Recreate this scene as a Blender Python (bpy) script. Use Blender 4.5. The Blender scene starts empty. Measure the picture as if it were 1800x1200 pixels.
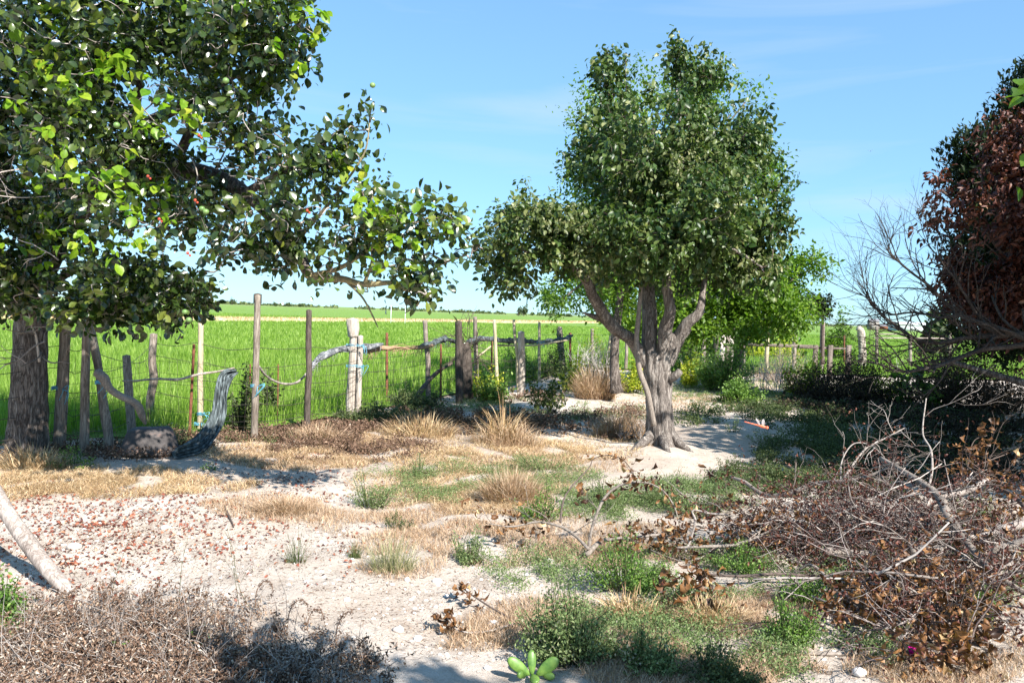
import bpy, math, random
import numpy as np
from mathutils import Vector, Matrix, noise as mn
R = math.radians
rng = np.random.default_rng(7)
random.seed(7)
scene = bpy.context.scene
COL = scene.collection

# ------------------------------------------------------------------ camera
H = 1.65; F = 1412.0
PITCH = math.atan(50.0/1412.0); ROLL = R(2.1)
fw = np.array([0, math.cos(PITCH), -math.sin(PITCH)])
r0 = np.array([1.0, 0, 0]); u0 = np.array([0, math.sin(PITCH), math.cos(PITCH)])
ri = r0*math.cos(ROLL)+u0*math.sin(ROLL); up = -r0*math.sin(ROLL)+u0*math.cos(ROLL)
cd = bpy.data.cameras.new('camera'); cam = bpy.data.objects.new('camera', cd); COL.objects.link(cam)
cd.sensor_width = 36; cd.lens = F/1800*36; cd.clip_start = 0.05; cd.clip_end = 9000
M = Matrix(((ri[0], up[0], -fw[0], 0), (ri[1], up[1], -fw[1], 0), (ri[2], up[2], -fw[2], H), (0, 0, 0, 1)))
cam.matrix_world = M
scene.camera = cam
scene.render.resolution_x = 1024; scene.render.resolution_y = 682

# ------------------------------------------------------------------ world and sun
SUN_AZ = R(36); SUN_EL = R(40)       # azimuth measured from behind the viewer towards the right
sd = Vector((math.sin(SUN_AZ)*math.cos(SUN_EL), -math.cos(SUN_AZ)*math.cos(SUN_EL), math.sin(SUN_EL)))
W = bpy.data.worlds.new('World'); scene.world = W; W.use_nodes = True
wn = W.node_tree; wn.nodes.clear()
sky = wn.nodes.new('ShaderNodeTexSky'); sky.sky_type = 'NISHITA'; sky.sun_disc = False
sky.sun_elevation = SUN_EL; sky.sun_rotation = math.atan2(sd.x, sd.y)
sky.air_density = 1.0; sky.dust_density = 0.0; sky.ozone_density = 2.0; sky.altitude = 0
tc = wn.nodes.new('ShaderNodeTexCoord'); mp = wn.nodes.new('ShaderNodeMapping')
mp.inputs['Scale'].default_value = (1.2, 3.0, 11.0); mp.inputs['Rotation'].default_value = (0, R(4), R(12))
nz = wn.nodes.new('ShaderNodeTexNoise'); nz.inputs['Scale'].default_value = 1.5; nz.inputs['Detail'].default_value = 7; nz.inputs['Distortion'].default_value = .5
cr = wn.nodes.new('ShaderNodeValToRGB'); cr.color_ramp.elements[0].position = .55; cr.color_ramp.elements[1].position = .82
cr.color_ramp.elements[1].color = (.45, .45, .45, 1)
tn = wn.nodes.new('ShaderNodeMixRGB'); tn.blend_type = 'MULTIPLY'; tn.inputs[0].default_value = 1; tn.inputs[2].default_value = (1.04, 1.66, 2.2, 1)
gm = wn.nodes.new('ShaderNodeGamma'); gm.inputs[1].default_value = .52
mx = wn.nodes.new('ShaderNodeMixRGB'); mx.inputs[2].default_value = (3.6, 4.2, 4.7, 1)
bg = wn.nodes.new('ShaderNodeBackground'); bg.inputs[1].default_value = 0.095
ow = wn.nodes.new('ShaderNodeOutputWorld')
L = wn.links.new
L(tc.outputs['Generated'], mp.inputs[0]); L(mp.outputs[0], nz.inputs['Vector']); L(nz.outputs['Fac'], cr.inputs[0])
L(cr.outputs[0], mx.inputs[0]); L(sky.outputs[0], gm.inputs[0]); L(gm.outputs[0], tn.inputs[1]); L(tn.outputs[0], mx.inputs[1]); L(mx.outputs[0], bg.inputs[0]); L(bg.outputs[0], ow.inputs[0])
sl = bpy.data.lights.new('sun', 'SUN'); sl.energy = 5.0; sl.angle = R(.55); sl.color = (1, .955, .89)
so = bpy.data.objects.new('sun', sl); COL.objects.link(so); so.rotation_euler = sd.to_track_quat('Z', 'Y').to_euler()
vs = scene.view_settings; vs.view_transform = 'Standard'; vs.look = 'None'; vs.exposure = 1.2; vs.gamma = 1; vs.use_curve_mapping = False
scene.render.engine = 'CYCLES'
scene.cycles.max_bounces = 8; scene.cycles.transparent_max_bounces = 8

# ------------------------------------------------------------------ placement helpers
def ray(px, py):
    px = np.asarray(px, float); py = np.asarray(py, float)
    return fw + ((px-900)/F)[..., None]*ri + ((600-py)/F)[..., None]*up
def at(px, py, d):                       # the point seen at photo pixel px,py at distance d along +Y
    r = ray(px, py); t = np.asarray(d, float)/r[..., 1]
    return np.array([0, 0, H]) + r*t[..., None]
def gz(x, y):
    x = np.asarray(x, float); y = np.asarray(y, float)
    z = .018*np.sin(1.3*x+.7*y+1)+.014*np.sin(2.9*x-1.7*y)+.010*np.sin(5.3*x+4.1*y+2)+.007*np.sin(9.1*x-7.3*y)
    z = z+.05*np.exp(-((x-1.93)**2+(y-10.2)**2)/.5)
    return z*np.clip((26-y)/6, 0, 1)
def G(px, py):                           # ground point seen at a pixel
    r = ray(px, py); t = -H/r[..., 2]
    p = np.array([0, 0, H]) + r*t[..., None]
    p[..., 2] = gz(p[..., 0], p[..., 1])
    return p
def unit(v): return v/np.maximum(np.linalg.norm(v, axis=-1, keepdims=True), 1e-9)
def ell(px, py, rx, ry, n, p=.72):        # ground points spread through an ellipse
    a = rng.uniform(0, 2*math.pi, n); r = rng.uniform(0, 1, n)**p
    return G(px+rx*r*np.cos(a), py+ry*r*np.sin(a))

# ------------------------------------------------------------------ mesh builder
class MB:
    def __init__(s): s.v = []; s.q = []; s.t = []; s.c = []; s.n = 0
    def add(s, v, q=None, t=None, c=0.5):
        v = np.asarray(v, float).reshape(-1, 3)
        if q is not None and len(q): s.q.append(np.asarray(q, np.int64).reshape(-1, 4)+s.n)
        if t is not None and len(t): s.t.append(np.asarray(t, np.int64).reshape(-1, 3)+s.n)
        s.v.append(v); s.c.append(np.broadcast_to(np.asarray(c, float), (len(v),)).copy()); s.n += len(v)
    def build(s, name, mat, parent=None, smooth=True):
        me = bpy.data.meshes.new(name)
        V = np.concatenate(s.v) if s.v else np.zeros((0, 3)); C = np.concatenate(s.c) if s.c else np.zeros(0)
        off = np.zeros(3)
        if parent is not None: off = np.array(parent['_o'])
        V = V-off
        Q = np.concatenate(s.q) if s.q else np.zeros((0, 4), np.int64)
        T = np.concatenate(s.t) if s.t else np.zeros((0, 3), np.int64)
        me.vertices.add(len(V)); me.vertices.foreach_set('co', V.astype(np.float32).ravel())
        nl = len(Q)*4+len(T)*3
        me.loops.add(nl); me.loops.foreach_set('vertex_index', np.concatenate([Q.ravel(), T.ravel()]).astype(np.int32))
        me.polygons.add(len(Q)+len(T))
        me.polygons.foreach_set('loop_start', np.concatenate([np.arange(len(Q))*4, len(Q)*4+np.arange(len(T))*3]).astype(np.int32))
        me.update(calc_edges=True)
        if smooth: me.polygons.foreach_set('use_smooth', np.ones(len(Q)+len(T), bool))
        a = me.attributes.new('rnd', 'FLOAT', 'POINT'); a.data.foreach_set('value', C.astype(np.float32))
        me.materials.append(mat); me.validate(); me.update()
        o = bpy.data.objects.new(name, me); COL.objects.link(o)
        if parent is not None: o.parent = parent
        return o
def thing(name, label, cat, loc, group=None):
    o = bpy.data.objects.new(name, None); COL.objects.link(o); o.empty_display_size = .1
    o.location = [float(c) for c in loc]; o['label'] = label; o['category'] = cat; o['_o'] = [float(c) for c in loc]
    if group: o['group'] = group
    return o
def tag(o, label, cat, group=None, kind=None):
    o['label'] = label; o['category'] = cat
    if group: o['group'] = group
    if kind: o['kind'] = kind
    return o

def smooth_path(pts, rad, n):
    pts = np.asarray(pts, float); rad = np.asarray(rad, float)
    if len(pts) < 3:
        t = np.linspace(0, 1, n)[:, None]; return pts[0]*(1-t)+pts[-1]*t, np.interp(t[:, 0], [0, 1], [rad[0], rad[-1]])
    k = len(pts); P = np.vstack([2*pts[0]-pts[1], pts, 2*pts[-1]-pts[-2]])
    u = np.linspace(0, k-1-1e-6, n); i = u.astype(int); f = (u-i)[:, None]
    a, b, c, d = P[i], P[i+1], P[i+2], P[i+3]
    q = .5*((2*b)+(-a+c)*f+(2*a-5*b+4*c-d)*f*f+(-a+3*b-3*c+d)*f**3)
    return q, np.interp(u, np.arange(k), rad)
def tube(m, pts, rad, n=None, sides=8, bark=0.0, knob=0.0, flare=0.0, c=.5, seed=0, wob=0.0):
    rad = np.broadcast_to(np.asarray(rad, float), (len(pts),)) if np.ndim(rad) < 1 or len(np.atleast_1d(rad)) == 1 else np.interp(np.linspace(0, 1, len(pts)), np.linspace(0, 1, len(rad)), rad)
    if n is None: n = max(2, len(pts)*4)
    P, r = smooth_path(pts, rad, n)
    if wob:
        L_ = np.linspace(0, 1, n); w = np.sin(L_*math.pi)**.5*wob
        rs = np.random.default_rng(seed+11)
        for k in range(3):
            P[:, k] += w*(np.sin(L_*rs.uniform(6, 14)+rs.uniform(0, 6))+.5*np.sin(L_*rs.uniform(18, 30)+rs.uniform(0, 6)))
    T = unit(np.gradient(P, axis=0))
    ref = np.array([0, 0, 1.]) if abs(T[0, 2]) < .8 else np.array([1., 0, 0])
    U = np.zeros_like(P); u = unit(np.cross(ref, T[0]))
    for i in range(n):
        u = unit(u-T[i]*np.dot(u, T[i])); U[i] = u
    Vv = np.cross(T, U); th = np.arange(sides)/sides*2*math.pi
    s = np.concatenate([[0], np.cumsum(np.linalg.norm(np.diff(P, axis=0), axis=1))])
    RR = np.repeat(r[:, None], sides, 1)
    rs = np.random.default_rng(seed); ph = rs.uniform(0, 6.28, 8)
    A, S = np.meshgrid(th, s)
    if bark:
        f = (np.abs(np.sin(4.5*A+.9*np.sin(3.1*S+ph[0])+ph[1]))*.6+np.abs(np.sin(7*A+1.6*np.sin(4.7*S+ph[2])+ph[3]))*.4+.25*np.sin(19*S+5*A+ph[4]))
        RR = RR*(1+bark*(f-.55))
    if knob: RR = RR*(1+knob*(np.sin(2*A+3*S/np.maximum(r.mean()*8, .05)+ph[5])*.5+np.sin(S/np.maximum(r.mean()*3, .02)+ph[6])*.5))
    if flare:
        fl = np.exp(-S/(.16))*flare; RR = RR*(1+fl*(.55+.75*np.abs(np.sin(2.5*A+ph[7]))))
    V = P[:, None, :]+RR[..., None]*(np.cos(A)[..., None]*U[:, None, :]+np.sin(A)[..., None]*Vv[:, None, :])
    V = V.reshape(-1, 3); i = np.arange(n-1)[:, None]*sides; j = np.arange(sides)[None]
    q = np.stack([i+j, i+(j+1) % sides, i+sides+(j+1) % sides, i+sides+j], -1).reshape(-1, 4)
    V = np.vstack([V, P[0]-T[0]*r[0]*.2, P[-1]+T[-1]*r[-1]*.3]); b = n*sides
    t = [[b, (k+1) % sides, k] for k in range(sides)]+[[b+1, b-sides+k, b-sides+(k+1) % sides] for k in range(sides)]
    m.add(V, q, t, c)
    return P
def box(m, c, s, rz=0.0, cc=.5, tilt=0.0):
    x, y, z = np.array(s)/2
    v = np.array([[a, b, d] for a in (-x, x) for b in (-y, y) for d in (-z, z)])
    ct, st = math.cos(tilt), math.sin(tilt); v = v@np.array([[ct, 0, -st], [0, 1, 0], [st, 0, ct]])
    cr_, sr = math.cos(rz), math.sin(rz); v = v@np.array([[cr_, sr, 0], [-sr, cr_, 0], [0, 0, 1]])
    m.add(v+np.asarray(c), [[0, 1, 3, 2], [4, 6, 7, 5], [0, 4, 5, 1], [2, 3, 7, 6], [0, 2, 6, 4], [1, 5, 7, 3]], None, cc)

# leaf templates: x along the leaf, y across, z fold
def leaf_tpl(prof, fold=.25, curl=.15):
    k = len(prof); xs = np.linspace(0, 1, k+2); v = [[0, 0, 0]]; q = []; t = []
    for i, w in enumerate(prof):
        x = xs[i+1]; zc = -curl*x*x
        v += [[x, w, fold*w+zc], [x, 0, zc], [x, -w, fold*w+zc]]
    v.append([1, 0, -curl])
    t += [[0, 2, 1], [0, 3, 2]]
    for i in range(k-1):
        a = 1+3*i; b = a+3; q += [[a, a+1, b+1, b], [a+1, a+2, b+2, b+1]]
    a = 1+3*(k-1); e = len(v)-1; t += [[a, a+1, e], [a+1, a+2, e]]
    return np.array(v), np.array(q).reshape(-1, 4), np.array(t)
LEAF_BIG = leaf_tpl([.24, .36, .30], .3, .18)
LEAF_OVAL = leaf_tpl([.25, .24], .45, .22)
LEAF_MINI = leaf_tpl([.26], .4, .15)
LEAF_NARROW = leaf_tpl([.09], .5, .3)
def dry_tpl():
    v = []; q = []
    for i, (x, w) in enumerate(((0, .03), (.2, .17), (.42, .25), (.66, .21), (.86, .10), (1, .01))):
        a = x*2.2; cx = math.sin(a)/2.2*1.15; cz = -(1-math.cos(a))/2.2; k = (-1)**i
        v += [[cx, w*(.8+.15*k), cz+w*(.75+.3*k)], [cx+.02*k, w*.35, cz-w*.1*k], [cx, -w*.4, cz+w*.1*k], [cx+.03*k, -w*(.75-.2*k), cz+w*(.9-.35*k)]]
    for i in range(5):
        for j in range(3): q.append([4*i+j, 4*i+j+1, 4*i+j+5, 4*i+j+4])
    return np.array(v), np.array(q), np.zeros((0, 3), int)
LEAF_DRY = dry_tpl()
LEAF_DRYS = leaf_tpl([.2, .22], .9, .5)
LEAF_FIG = leaf_tpl([.42, .46, .30], .2, .2)
def leaves(m, tpl, pos, dirs, nrm, size, rnd, wide=1.0):
    v, q, t = tpl; N = len(pos)
    x = unit(dirs); z = unit(nrm-x*np.sum(nrm*x, -1, keepdims=True)); y = np.cross(z, x)
    size = np.broadcast_to(size, (N,))[:, None, None]; wide = np.broadcast_to(wide, (N,))[:, None, None]
    V = pos[:, None]+size*(v[None, :, :1]*x[:, None]+v[None, :, 1:2]*wide*y[:, None]+v[None, :, 2:3]*z[:, None])
    o = (np.arange(N)*len(v))[:, None, None]
    m.add(V.reshape(-1, 3), (q[None]+o).reshape(-1, 4) if len(q) else None, (t[None]+o).reshape(-1, 3) if len(t) else None, np.repeat(rnd, len(v)))
def blades(m, base, h, lean, width, droop=.0, segs=3, az=None, c=None):
    N = len(base)
    if az is None: az = rng.uniform(0, 2*math.pi, N)
    A = np.stack([np.cos(az), np.sin(az), 0*az], -1); S = np.stack([-np.sin(az), np.cos(az), 0*az], -1)
    tw = rng.uniform(-1.2, 1.2, N)[:, None]; S = unit(S*np.cos(tw)+A*np.sin(tw))
    h = np.broadcast_to(h, (N,)); lean = np.broadcast_to(lean, (N,)); width = np.broadcast_to(width, (N,)); droop = np.broadcast_to(droop, (N,))
    rows = []
    for k in range(segs+1):
        t = k/segs
        p = base+A*(lean*t**1.6)[:, None]; p = p+np.array([0, 0, 1.])*(h*(t-droop*t*t))[:, None]
        if k < segs:
            w = (width*(1-.55*t)*.5)[:, None]; rows += [p-S*w, p+S*w]
        else: rows.append(p)
    V = np.stack(rows, 1); n = V.shape[1]; o = (np.arange(N)*n)[:, None]
    q = [np.concatenate([o+2*k, o+2*k+1, o+2*k+3, o+2*k+2], 1) for k in range(segs-1)]
    t = np.concatenate([o+2*segs-2, o+2*segs-1, o+2*segs], 1)
    if c is None: c = rng.uniform(0, 1, N)
    m.add(V.reshape(-1, 3), np.concatenate(q) if q else None, t, np.repeat(c, n))

# ------------------------------------------------------------------ materials
def new_mat(name):
    m = bpy.data.materials.new(name); m.use_nodes = True; nt = m.node_tree; nt.nodes.clear()
    return m, nt, nt.nodes.new, nt.links.new
def ramp(N, stops, interp='LINEAR'):
    r = N('ShaderNodeValToRGB'); e = r.color_ramp.elements; r.color_ramp.interpolation = interp
    while len(e) < len(stops): e.new(.5)
    for k, (p, c) in enumerate(stops): e[k].position = p; e[k].color = (*c, 1)
    return r
def leafmat(name, stops, rough=.5, tr=.3, spec=.4, trc=1.35):
    m, nt, N, Lk = new_mat(name)
    a = N('ShaderNodeAttribute'); a.attribute_name = 'rnd'; r = ramp(N, stops); Lk(a.outputs['Fac'], r.inputs[0])
    g = N('ShaderNodeTexCoord'); nz_ = N('ShaderNodeTexNoise'); nz_.inputs['Scale'].default_value = 60; Lk(g.outputs['Object'], nz_.inputs['Vector'])
    mr = N('ShaderNodeMapRange'); mr.inputs[1].default_value = .3; mr.inputs[2].default_value = .7; mr.inputs[3].default_value = .8; mr.inputs[4].default_value = 1.2; Lk(nz_.outputs['Fac'], mr.inputs[0])
    mul = N('ShaderNodeMixRGB'); mul.blend_type = 'MULTIPLY'; mul.inputs[0].default_value = 1; Lk(r.outputs[0], mul.inputs[1]); Lk(mr.outputs[0], mul.inputs[2])
    p = N('ShaderNodeBsdfPrincipled'); p.inputs['Roughness'].default_value = rough; p.inputs['Specular IOR Level'].default_value = spec
    Lk(mul.outputs[0], p.inputs['Base Color']); o = N('ShaderNodeOutputMaterial')
    if tr:
        t = N('ShaderNodeBsdfTranslucent'); g2 = N('ShaderNodeMixRGB'); g2.blend_type = 'MULTIPLY'; g2.inputs[0].default_value = 1
        g2.inputs[2].default_value = (trc, trc*1.25, trc*.5, 1); Lk(mul.outputs[0], g2.inputs[1]); Lk(g2.outputs[0], t.inputs[0])
        mxs = N('ShaderNodeMixShader'); mxs.inputs[0].default_value = tr; Lk(p.outputs[0], mxs.inputs[1]); Lk(t.outputs[0], mxs.inputs[2]); Lk(mxs.outputs[0], o.inputs[0])
    else: Lk(p.outputs[0], o.inputs[0])
    return m
def solid(name, stops, scale=(8, 8, 8), rough=.8, bump=.3, detail=6, dist=.01, kind='noise', spec=.3, metal=0, use_rnd=False):
    m, nt, N, Lk = new_mat(name)
    g = N('ShaderNodeTexCoord'); mp_ = N('ShaderNodeMapping'); mp_.inputs['Scale'].default_value = scale; Lk(g.outputs['Object'], mp_.inputs[0])
    n1 = N('ShaderNodeTexNoise'); n1.inputs['Scale'].default_value = 1; n1.inputs['Detail'].default_value = detail; n1.inputs['Roughness'].default_value = .65; Lk(mp_.outputs[0], n1.inputs['Vector'])
    r = ramp(N, stops)
    if use_rnd:
        a = N('ShaderNodeAttribute'); a.attribute_name = 'rnd'; ad = N('ShaderNodeMath'); ad.operation = 'ADD'; Lk(n1.outputs['Fac'], ad.inputs[0])
        m2 = N('ShaderNodeMath'); m2.operation = 'MULTIPLY_ADD'; m2.inputs[1].default_value = .7; m2.inputs[2].default_value = -.35; Lk(a.outputs['Fac'], m2.inputs[0]); Lk(m2.outputs[0], ad.inputs[1]); Lk(ad.outputs[0], r.inputs[0])
    else: Lk(n1.outputs['Fac'], r.inputs[0])
    p = N('ShaderNodeBsdfPrincipled'); p.inputs['Roughness'].default_value = rough; p.inputs['Specular IOR Level'].default_value = spec; p.inputs['Metallic'].default_value = metal
    Lk(r.outputs[0], p.inputs['Base Color'])
    b = N('ShaderNodeBump'); b.inputs['Strength'].default_value = bump; b.inputs['Distance'].default_value = dist; Lk(n1.outputs['Fac'], b.inputs['Height']); Lk(b.outputs[0], p.inputs['Normal'])
    o = N('ShaderNodeOutputMaterial'); Lk(p.outputs[0], o.inputs[0]); return m
def barkmat(name, dark, mid, light, sc=9, st=.22, bump=.9, dist=.03):
    m, nt, N, Lk = new_mat(name)
    g = N('ShaderNodeTexCoord'); mp_ = N('ShaderNodeMapping'); mp_.inputs['Scale'].default_value = (sc, sc, sc*st); Lk(g.outputs['Object'], mp_.inputs[0])
    def ridge(scale, det):
        n = N('ShaderNodeTexNoise'); n.inputs['Scale'].default_value = scale; n.inputs['Detail'].default_value = det; n.inputs['Roughness'].default_value = .55; n.inputs['Distortion'].default_value = .6; Lk(mp_.outputs[0], n.inputs['Vector'])
        s1 = N('ShaderNodeMath'); s1.operation = 'SUBTRACT'; s1.inputs[1].default_value = .5; Lk(n.outputs['Fac'], s1.inputs[0])
        s2 = N('ShaderNodeMath'); s2.operation = 'ABSOLUTE'; Lk(s1.outputs[0], s2.inputs[0])
        mr = N('ShaderNodeMapRange'); mr.inputs[2].default_value = .11; Lk(s2.outputs[0], mr.inputs[0]); return mr
    ra = ridge(1.9, 4); rb = ridge(4.3, 5)
    n1 = N('ShaderNodeTexNoise'); n1.inputs['Scale'].default_value = 9; n1.inputs['Detail'].default_value = 8; n1.inputs['Roughness'].default_value = .75; Lk(mp_.outputs[0], n1.inputs['Vector'])
    n2 = N('ShaderNodeTexNoise'); n2.inputs['Scale'].default_value = 3.5; n2.inputs['Detail'].default_value = 4; Lk(g.outputs['Object'], n2.inputs['Vector'])
    def ma(x, k, y):
        q = N('ShaderNodeMath'); q.operation = 'MULTIPLY_ADD'; q.inputs[1].default_value = k; Lk(x, q.inputs[0])
        if y is None: q.inputs[2].default_value = 0
        else: Lk(y, q.inputs[2])
        return q.outputs[0]
    hgt = ma(ra.outputs[0], .34, ma(rb.outputs[0], .24, ma(n1.outputs['Fac'], .42, None)))
    col = ma(n2.outputs['Fac'], .5, ma(hgt, .8, None))
    r = ramp(N, [(.32, dark), (.62, mid), (1.0, light)]); Lk(col, r.inputs[0])
    p = N('ShaderNodeBsdfPrincipled'); p.inputs['Roughness'].default_value = .9; p.inputs['Specular IOR Level'].default_value = .15; Lk(r.outputs[0], p.inputs['Base Color'])
    b = N('ShaderNodeBump'); b.inputs['Strength'].default_value = bump; b.inputs['Distance'].default_value = dist; Lk(hgt, b.inputs['Height']); Lk(b.outputs[0], p.inputs['Normal'])
    o = N('ShaderNodeOutputMaterial'); Lk(p.outputs[0], o.inputs[0]); return m

M_DARKLEAF = leafmat('leaf_dark_glossy', [(0, (.012, .026, .006)), (.5, (.035, .062, .012)), (.8, (.09, .13, .02)), (1, (.17, .20, .03))], .27, .2, .8)
M_YOUNG = leafmat('leaf_young', [(0, (.10, .22, .015)), (.6, (.22, .34, .02)), (1, (.38, .40, .04))], .4, .45, .4)
M_PEAR = leafmat('leaf_pear', [(0, (.015, .045, .008)), (.5, (.06, .10, .02)), (.85, (.13, .165, .045)), (1, (.26, .27, .11))], .42, .2, .42)
M_PEARPALE = leafmat('leaf_pear_pale', [(0, (.07, .10, .03)), (.6, (.16, .18, .07)), (1, (.32, .30, .15))], .45, .3, .4)
M_BRIGHT = leafmat('leaf_bright', [(0, (.045, .10, .008)), (.5, (.11, .20, .015)), (1, (.22, .32, .03))], .45, .35, .35)
M_CYP = leafmat('cypress_spray', [(0, (.006, .013, .004)), (.7, (.016, .032, .008)), (1, (.045, .07, .014))], .6, .1, .25)
M_DEADRED = leafmat('leaf_dead_red', [(0, (.03, .009, .006)), (.55, (.09, .025, .015)), (.9, (.19, .07, .04)), (1, (.35, .2, .12))], .5, .15, .4, 1.0)
M_DEADOR = leafmat('leaf_dead_orange', [(0, (.035, .014, .006)), (.5, (.15, .065, .022)), (.85, (.36, .18, .07)), (1, (.58, .42, .22))], .5, .2, .4, 1.0)
M_LITTER = leafmat('leaf_litter', [(0, (.07, .025, .018)), (.5, (.22, .06, .035)), (.8, (.36, .16, .09)), (1, (.5, .4, .3))], .6, 0, .3)
M_HERB = leafmat('herb_grey_green', [(0, (.07, .11, .035)), (.5, (.16, .22, .08)), (.85, (.27, .31, .14)), (1, (.40, .36, .26))], .6, .25, .3)
M_HERBG = leafmat('herb_green', [(0, (.045, .10, .015)), (.5, (.12, .22, .035)), (1, (.26, .36, .09))], .5, .3, .35)
M_HERBY = leafmat('herb_yellow_green', [(0, (.14, .20, .015)), (.5, (.34, .38, .03)), (1, (.6, .56, .08))], .5, .35, .3)
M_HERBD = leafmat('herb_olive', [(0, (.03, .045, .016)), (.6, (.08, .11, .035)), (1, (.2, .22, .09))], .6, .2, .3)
M_HERBO = leafmat('herb_olive_yellow', [(0, (.03, .05, .012)), (.6, (.10, .13, .03)), (1, (.32, .34, .07))], .5, .3, .3)
M_STRAW = leafmat('straw', [(0, (.26, .15, .08)), (.5, (.52, .35, .19)), (1, (.78, .62, .40))], .7, .15, .2, 1.0)
M_STRAWR = leafmat('straw_reddish', [(0, (.22, .13, .08)), (.5, (.44, .29, .18)), (1, (.70, .54, .39))], .7, .15, .2, 1.0)
M_STRAWG = leafmat('green_straw', [(0, (.10, .13, .05)), (.5, (.26, .26, .13)), (1, (.6, .5, .34))], .6, .2, .2)
M_DRYW = leafmat('dry_weed', [(0, (.045, .026, .018)), (.5, (.18, .11, .075)), (.85, (.36, .25, .175)), (1, (.52, .44, .36))], .8, .1, .15, 1.0)
M_GREYTWIG = solid('grey_twig', [(.3, (.16, .13, .11)), (.7, (.42, .37, .33))], (30, 30, 30), .8, .3, use_rnd=True)
M_WHITETWIG = solid('white_twig', [(.3, (.4, .36, .32)), (.7, (.66, .62, .57))], (30, 30, 30), .8, .3, use_rnd=True)
M_DARKTWIG = solid('dark_twig', [(.3, (.05, .035, .028)), (.7, (.16, .12, .10))], (30, 30, 30), .8, .3, use_rnd=True)
M_MIXTWIG = solid('pile_twig', [(.3, (.035, .022, .02)), (.6, (.12, .085, .075)), (.85, (.36, .31, .28))], (20, 20, 20), .8, .3, use_rnd=True)
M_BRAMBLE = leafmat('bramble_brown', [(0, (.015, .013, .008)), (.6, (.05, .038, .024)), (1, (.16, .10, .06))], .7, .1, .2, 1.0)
M_BARK = barkmat('pear_bark', (.025, .02, .017), (.20, .17, .15), (.50, .45, .40), 13, .13)
M_BARK2 = barkmat('dark_bark', (.015, .012, .01), (.13, .105, .09), (.36, .31, .27), 13, .2)
M_BARKG = barkmat('dead_bark_shaded', (.015, .012, .01), (.045, .036, .03), (.13, .11, .10), 25, .4, .4, .005)  # backlit, shaded look of the bare tree darkened into its bark colour
M_BRANCH = barkmat('smooth_branch', (.10, .08, .065), (.22, .185, .155), (.36, .31, .27), 25, .4, .4, .005)
M_LICHEN = barkmat('lichened_branch', (.10, .085, .05), (.24, .20, .13), (.42, .36, .16), 22, .4, .4, .005)
M_DRIFT = barkmat('weathered_pale_wood', (.12, .09, .075), (.31, .26, .225), (.52, .46, .41), 14, .15, .5, .006)
M_POST = barkmat('weathered_post', (.05, .04, .032), (.20, .165, .135), (.42, .37, .31), 26, .07, .6, .006)
M_POSTD = barkmat('dark_post', (.025, .02, .017), (.075, .06, .05), (.17, .14, .12), 24, .08, .6, .008)
M_BAMBOO = barkmat('bamboo_post', (.22, .18, .11), (.42, .36, .24), (.60, .53, .38), 24, .05, .3, .003)
M_POSTW = barkmat('bleached_post', (.16, .12, .09), (.42, .36, .30), (.64, .59, .52), 18, .07, .7, .01)
M_RUST = solid('rust', [(.35, (.10, .035, .018)), (.65, (.26, .11, .06))], (60, 60, 20), .85, .5)
M_WIRE = solid('wire', [(.3, (.02, .018, .016)), (.7, (.09, .07, .055))], (20, 20, 20), .6, .1, spec=.5)
M_TWINE = solid('blue_twine', [(.3, (.06, .28, .42)), (.7, (.22, .55, .68))], (60, 60, 60), .7, .2)
M_NET = solid('shade_net_cloth', [(.35, (.02, .026, .028)), (.5, (.07, .088, .092)), (.68, (.19, .23, .24))], (22, 22, 2.2), .85, .8, dist=.01)
M_NETG = solid('bleached_net', [(.35, (.05, .055, .06)), (.5, (.16, .17, .18)), (.68, (.40, .40, .40))], (14, 14, 14), .85, .8, dist=.01)
M_TUB = solid('black_rubber', [(.4, (.04, .036, .035)), (.55, (.085, .074, .07)), (.7, (.22, .14, .11))], (3.5, 3.5, 6), .75, .25)
M_PEBBLE = solid('pebble', [(.3, (.5, .44, .39)), (.7, (.8, .76, .71))], (6, 6, 6), .85, .4, use_rnd=True)
M_PLANK = barkmat('pale_planks', (.35, .29, .25), (.60, .53, .47), (.78, .73, .68), 10, .05, .4, .004)
M_PLANKD = barkmat('grey_boards', (.06, .05, .04), (.14, .115, .095), (.24, .20, .17), 10, .1, .5, .004)
M_CACT = solid('pad_skin', [(.35, (.06, .14, .025)), (.65, (.17, .28, .05))], (20, 20, 20), .45, .15, spec=.5)
M_FRUIT = solid('green_fruit', [(.3, (.10, .2, .05)), (.7, (.2, .3, .09))], (9, 9, 9), .4, .1, spec=.5)
M_REDF = solid('red_fruit', [(.3, (.35, .03, .02)), (.7, (.5, .08, .03))], (9, 9, 9), .4, .1, spec=.5)
M_PINK = solid('magenta_yarn', [(.35, (.42, .0, .16)), (.6, (.75, .01, .32)), (.8, (.85, .12, .5))], (90, 90, 90), .8, .3)
M_INSR = solid('insect_red', [(.3, (.75, .10, .04)), (.7, (.9, .26, .12))], (200, 200, 200), .4, .1)
M_INSD = solid('insect_dark', [(.3, (.02, .02, .02)), (.7, (.06, .06, .07))], (200, 200, 200), .4, .1)
def wingmat():
    m, nt, N, Lk = new_mat('insect_wing'); t = N('ShaderNodeBsdfTransparent'); p = N('ShaderNodeBsdfPrincipled'); p.inputs['Base Color'].default_value = (.8, .72, .68, 1); p.inputs['Roughness'].default_value = .3
    x = N('ShaderNodeMixShader'); x.inputs[0].default_value = .35; o = N('ShaderNodeOutputMaterial'); Lk(t.outputs[0], x.inputs[1]); Lk(p.outputs[0], x.inputs[2]); Lk(x.outputs[0], o.inputs[0]); return m
M_WING = wingmat()

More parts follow.
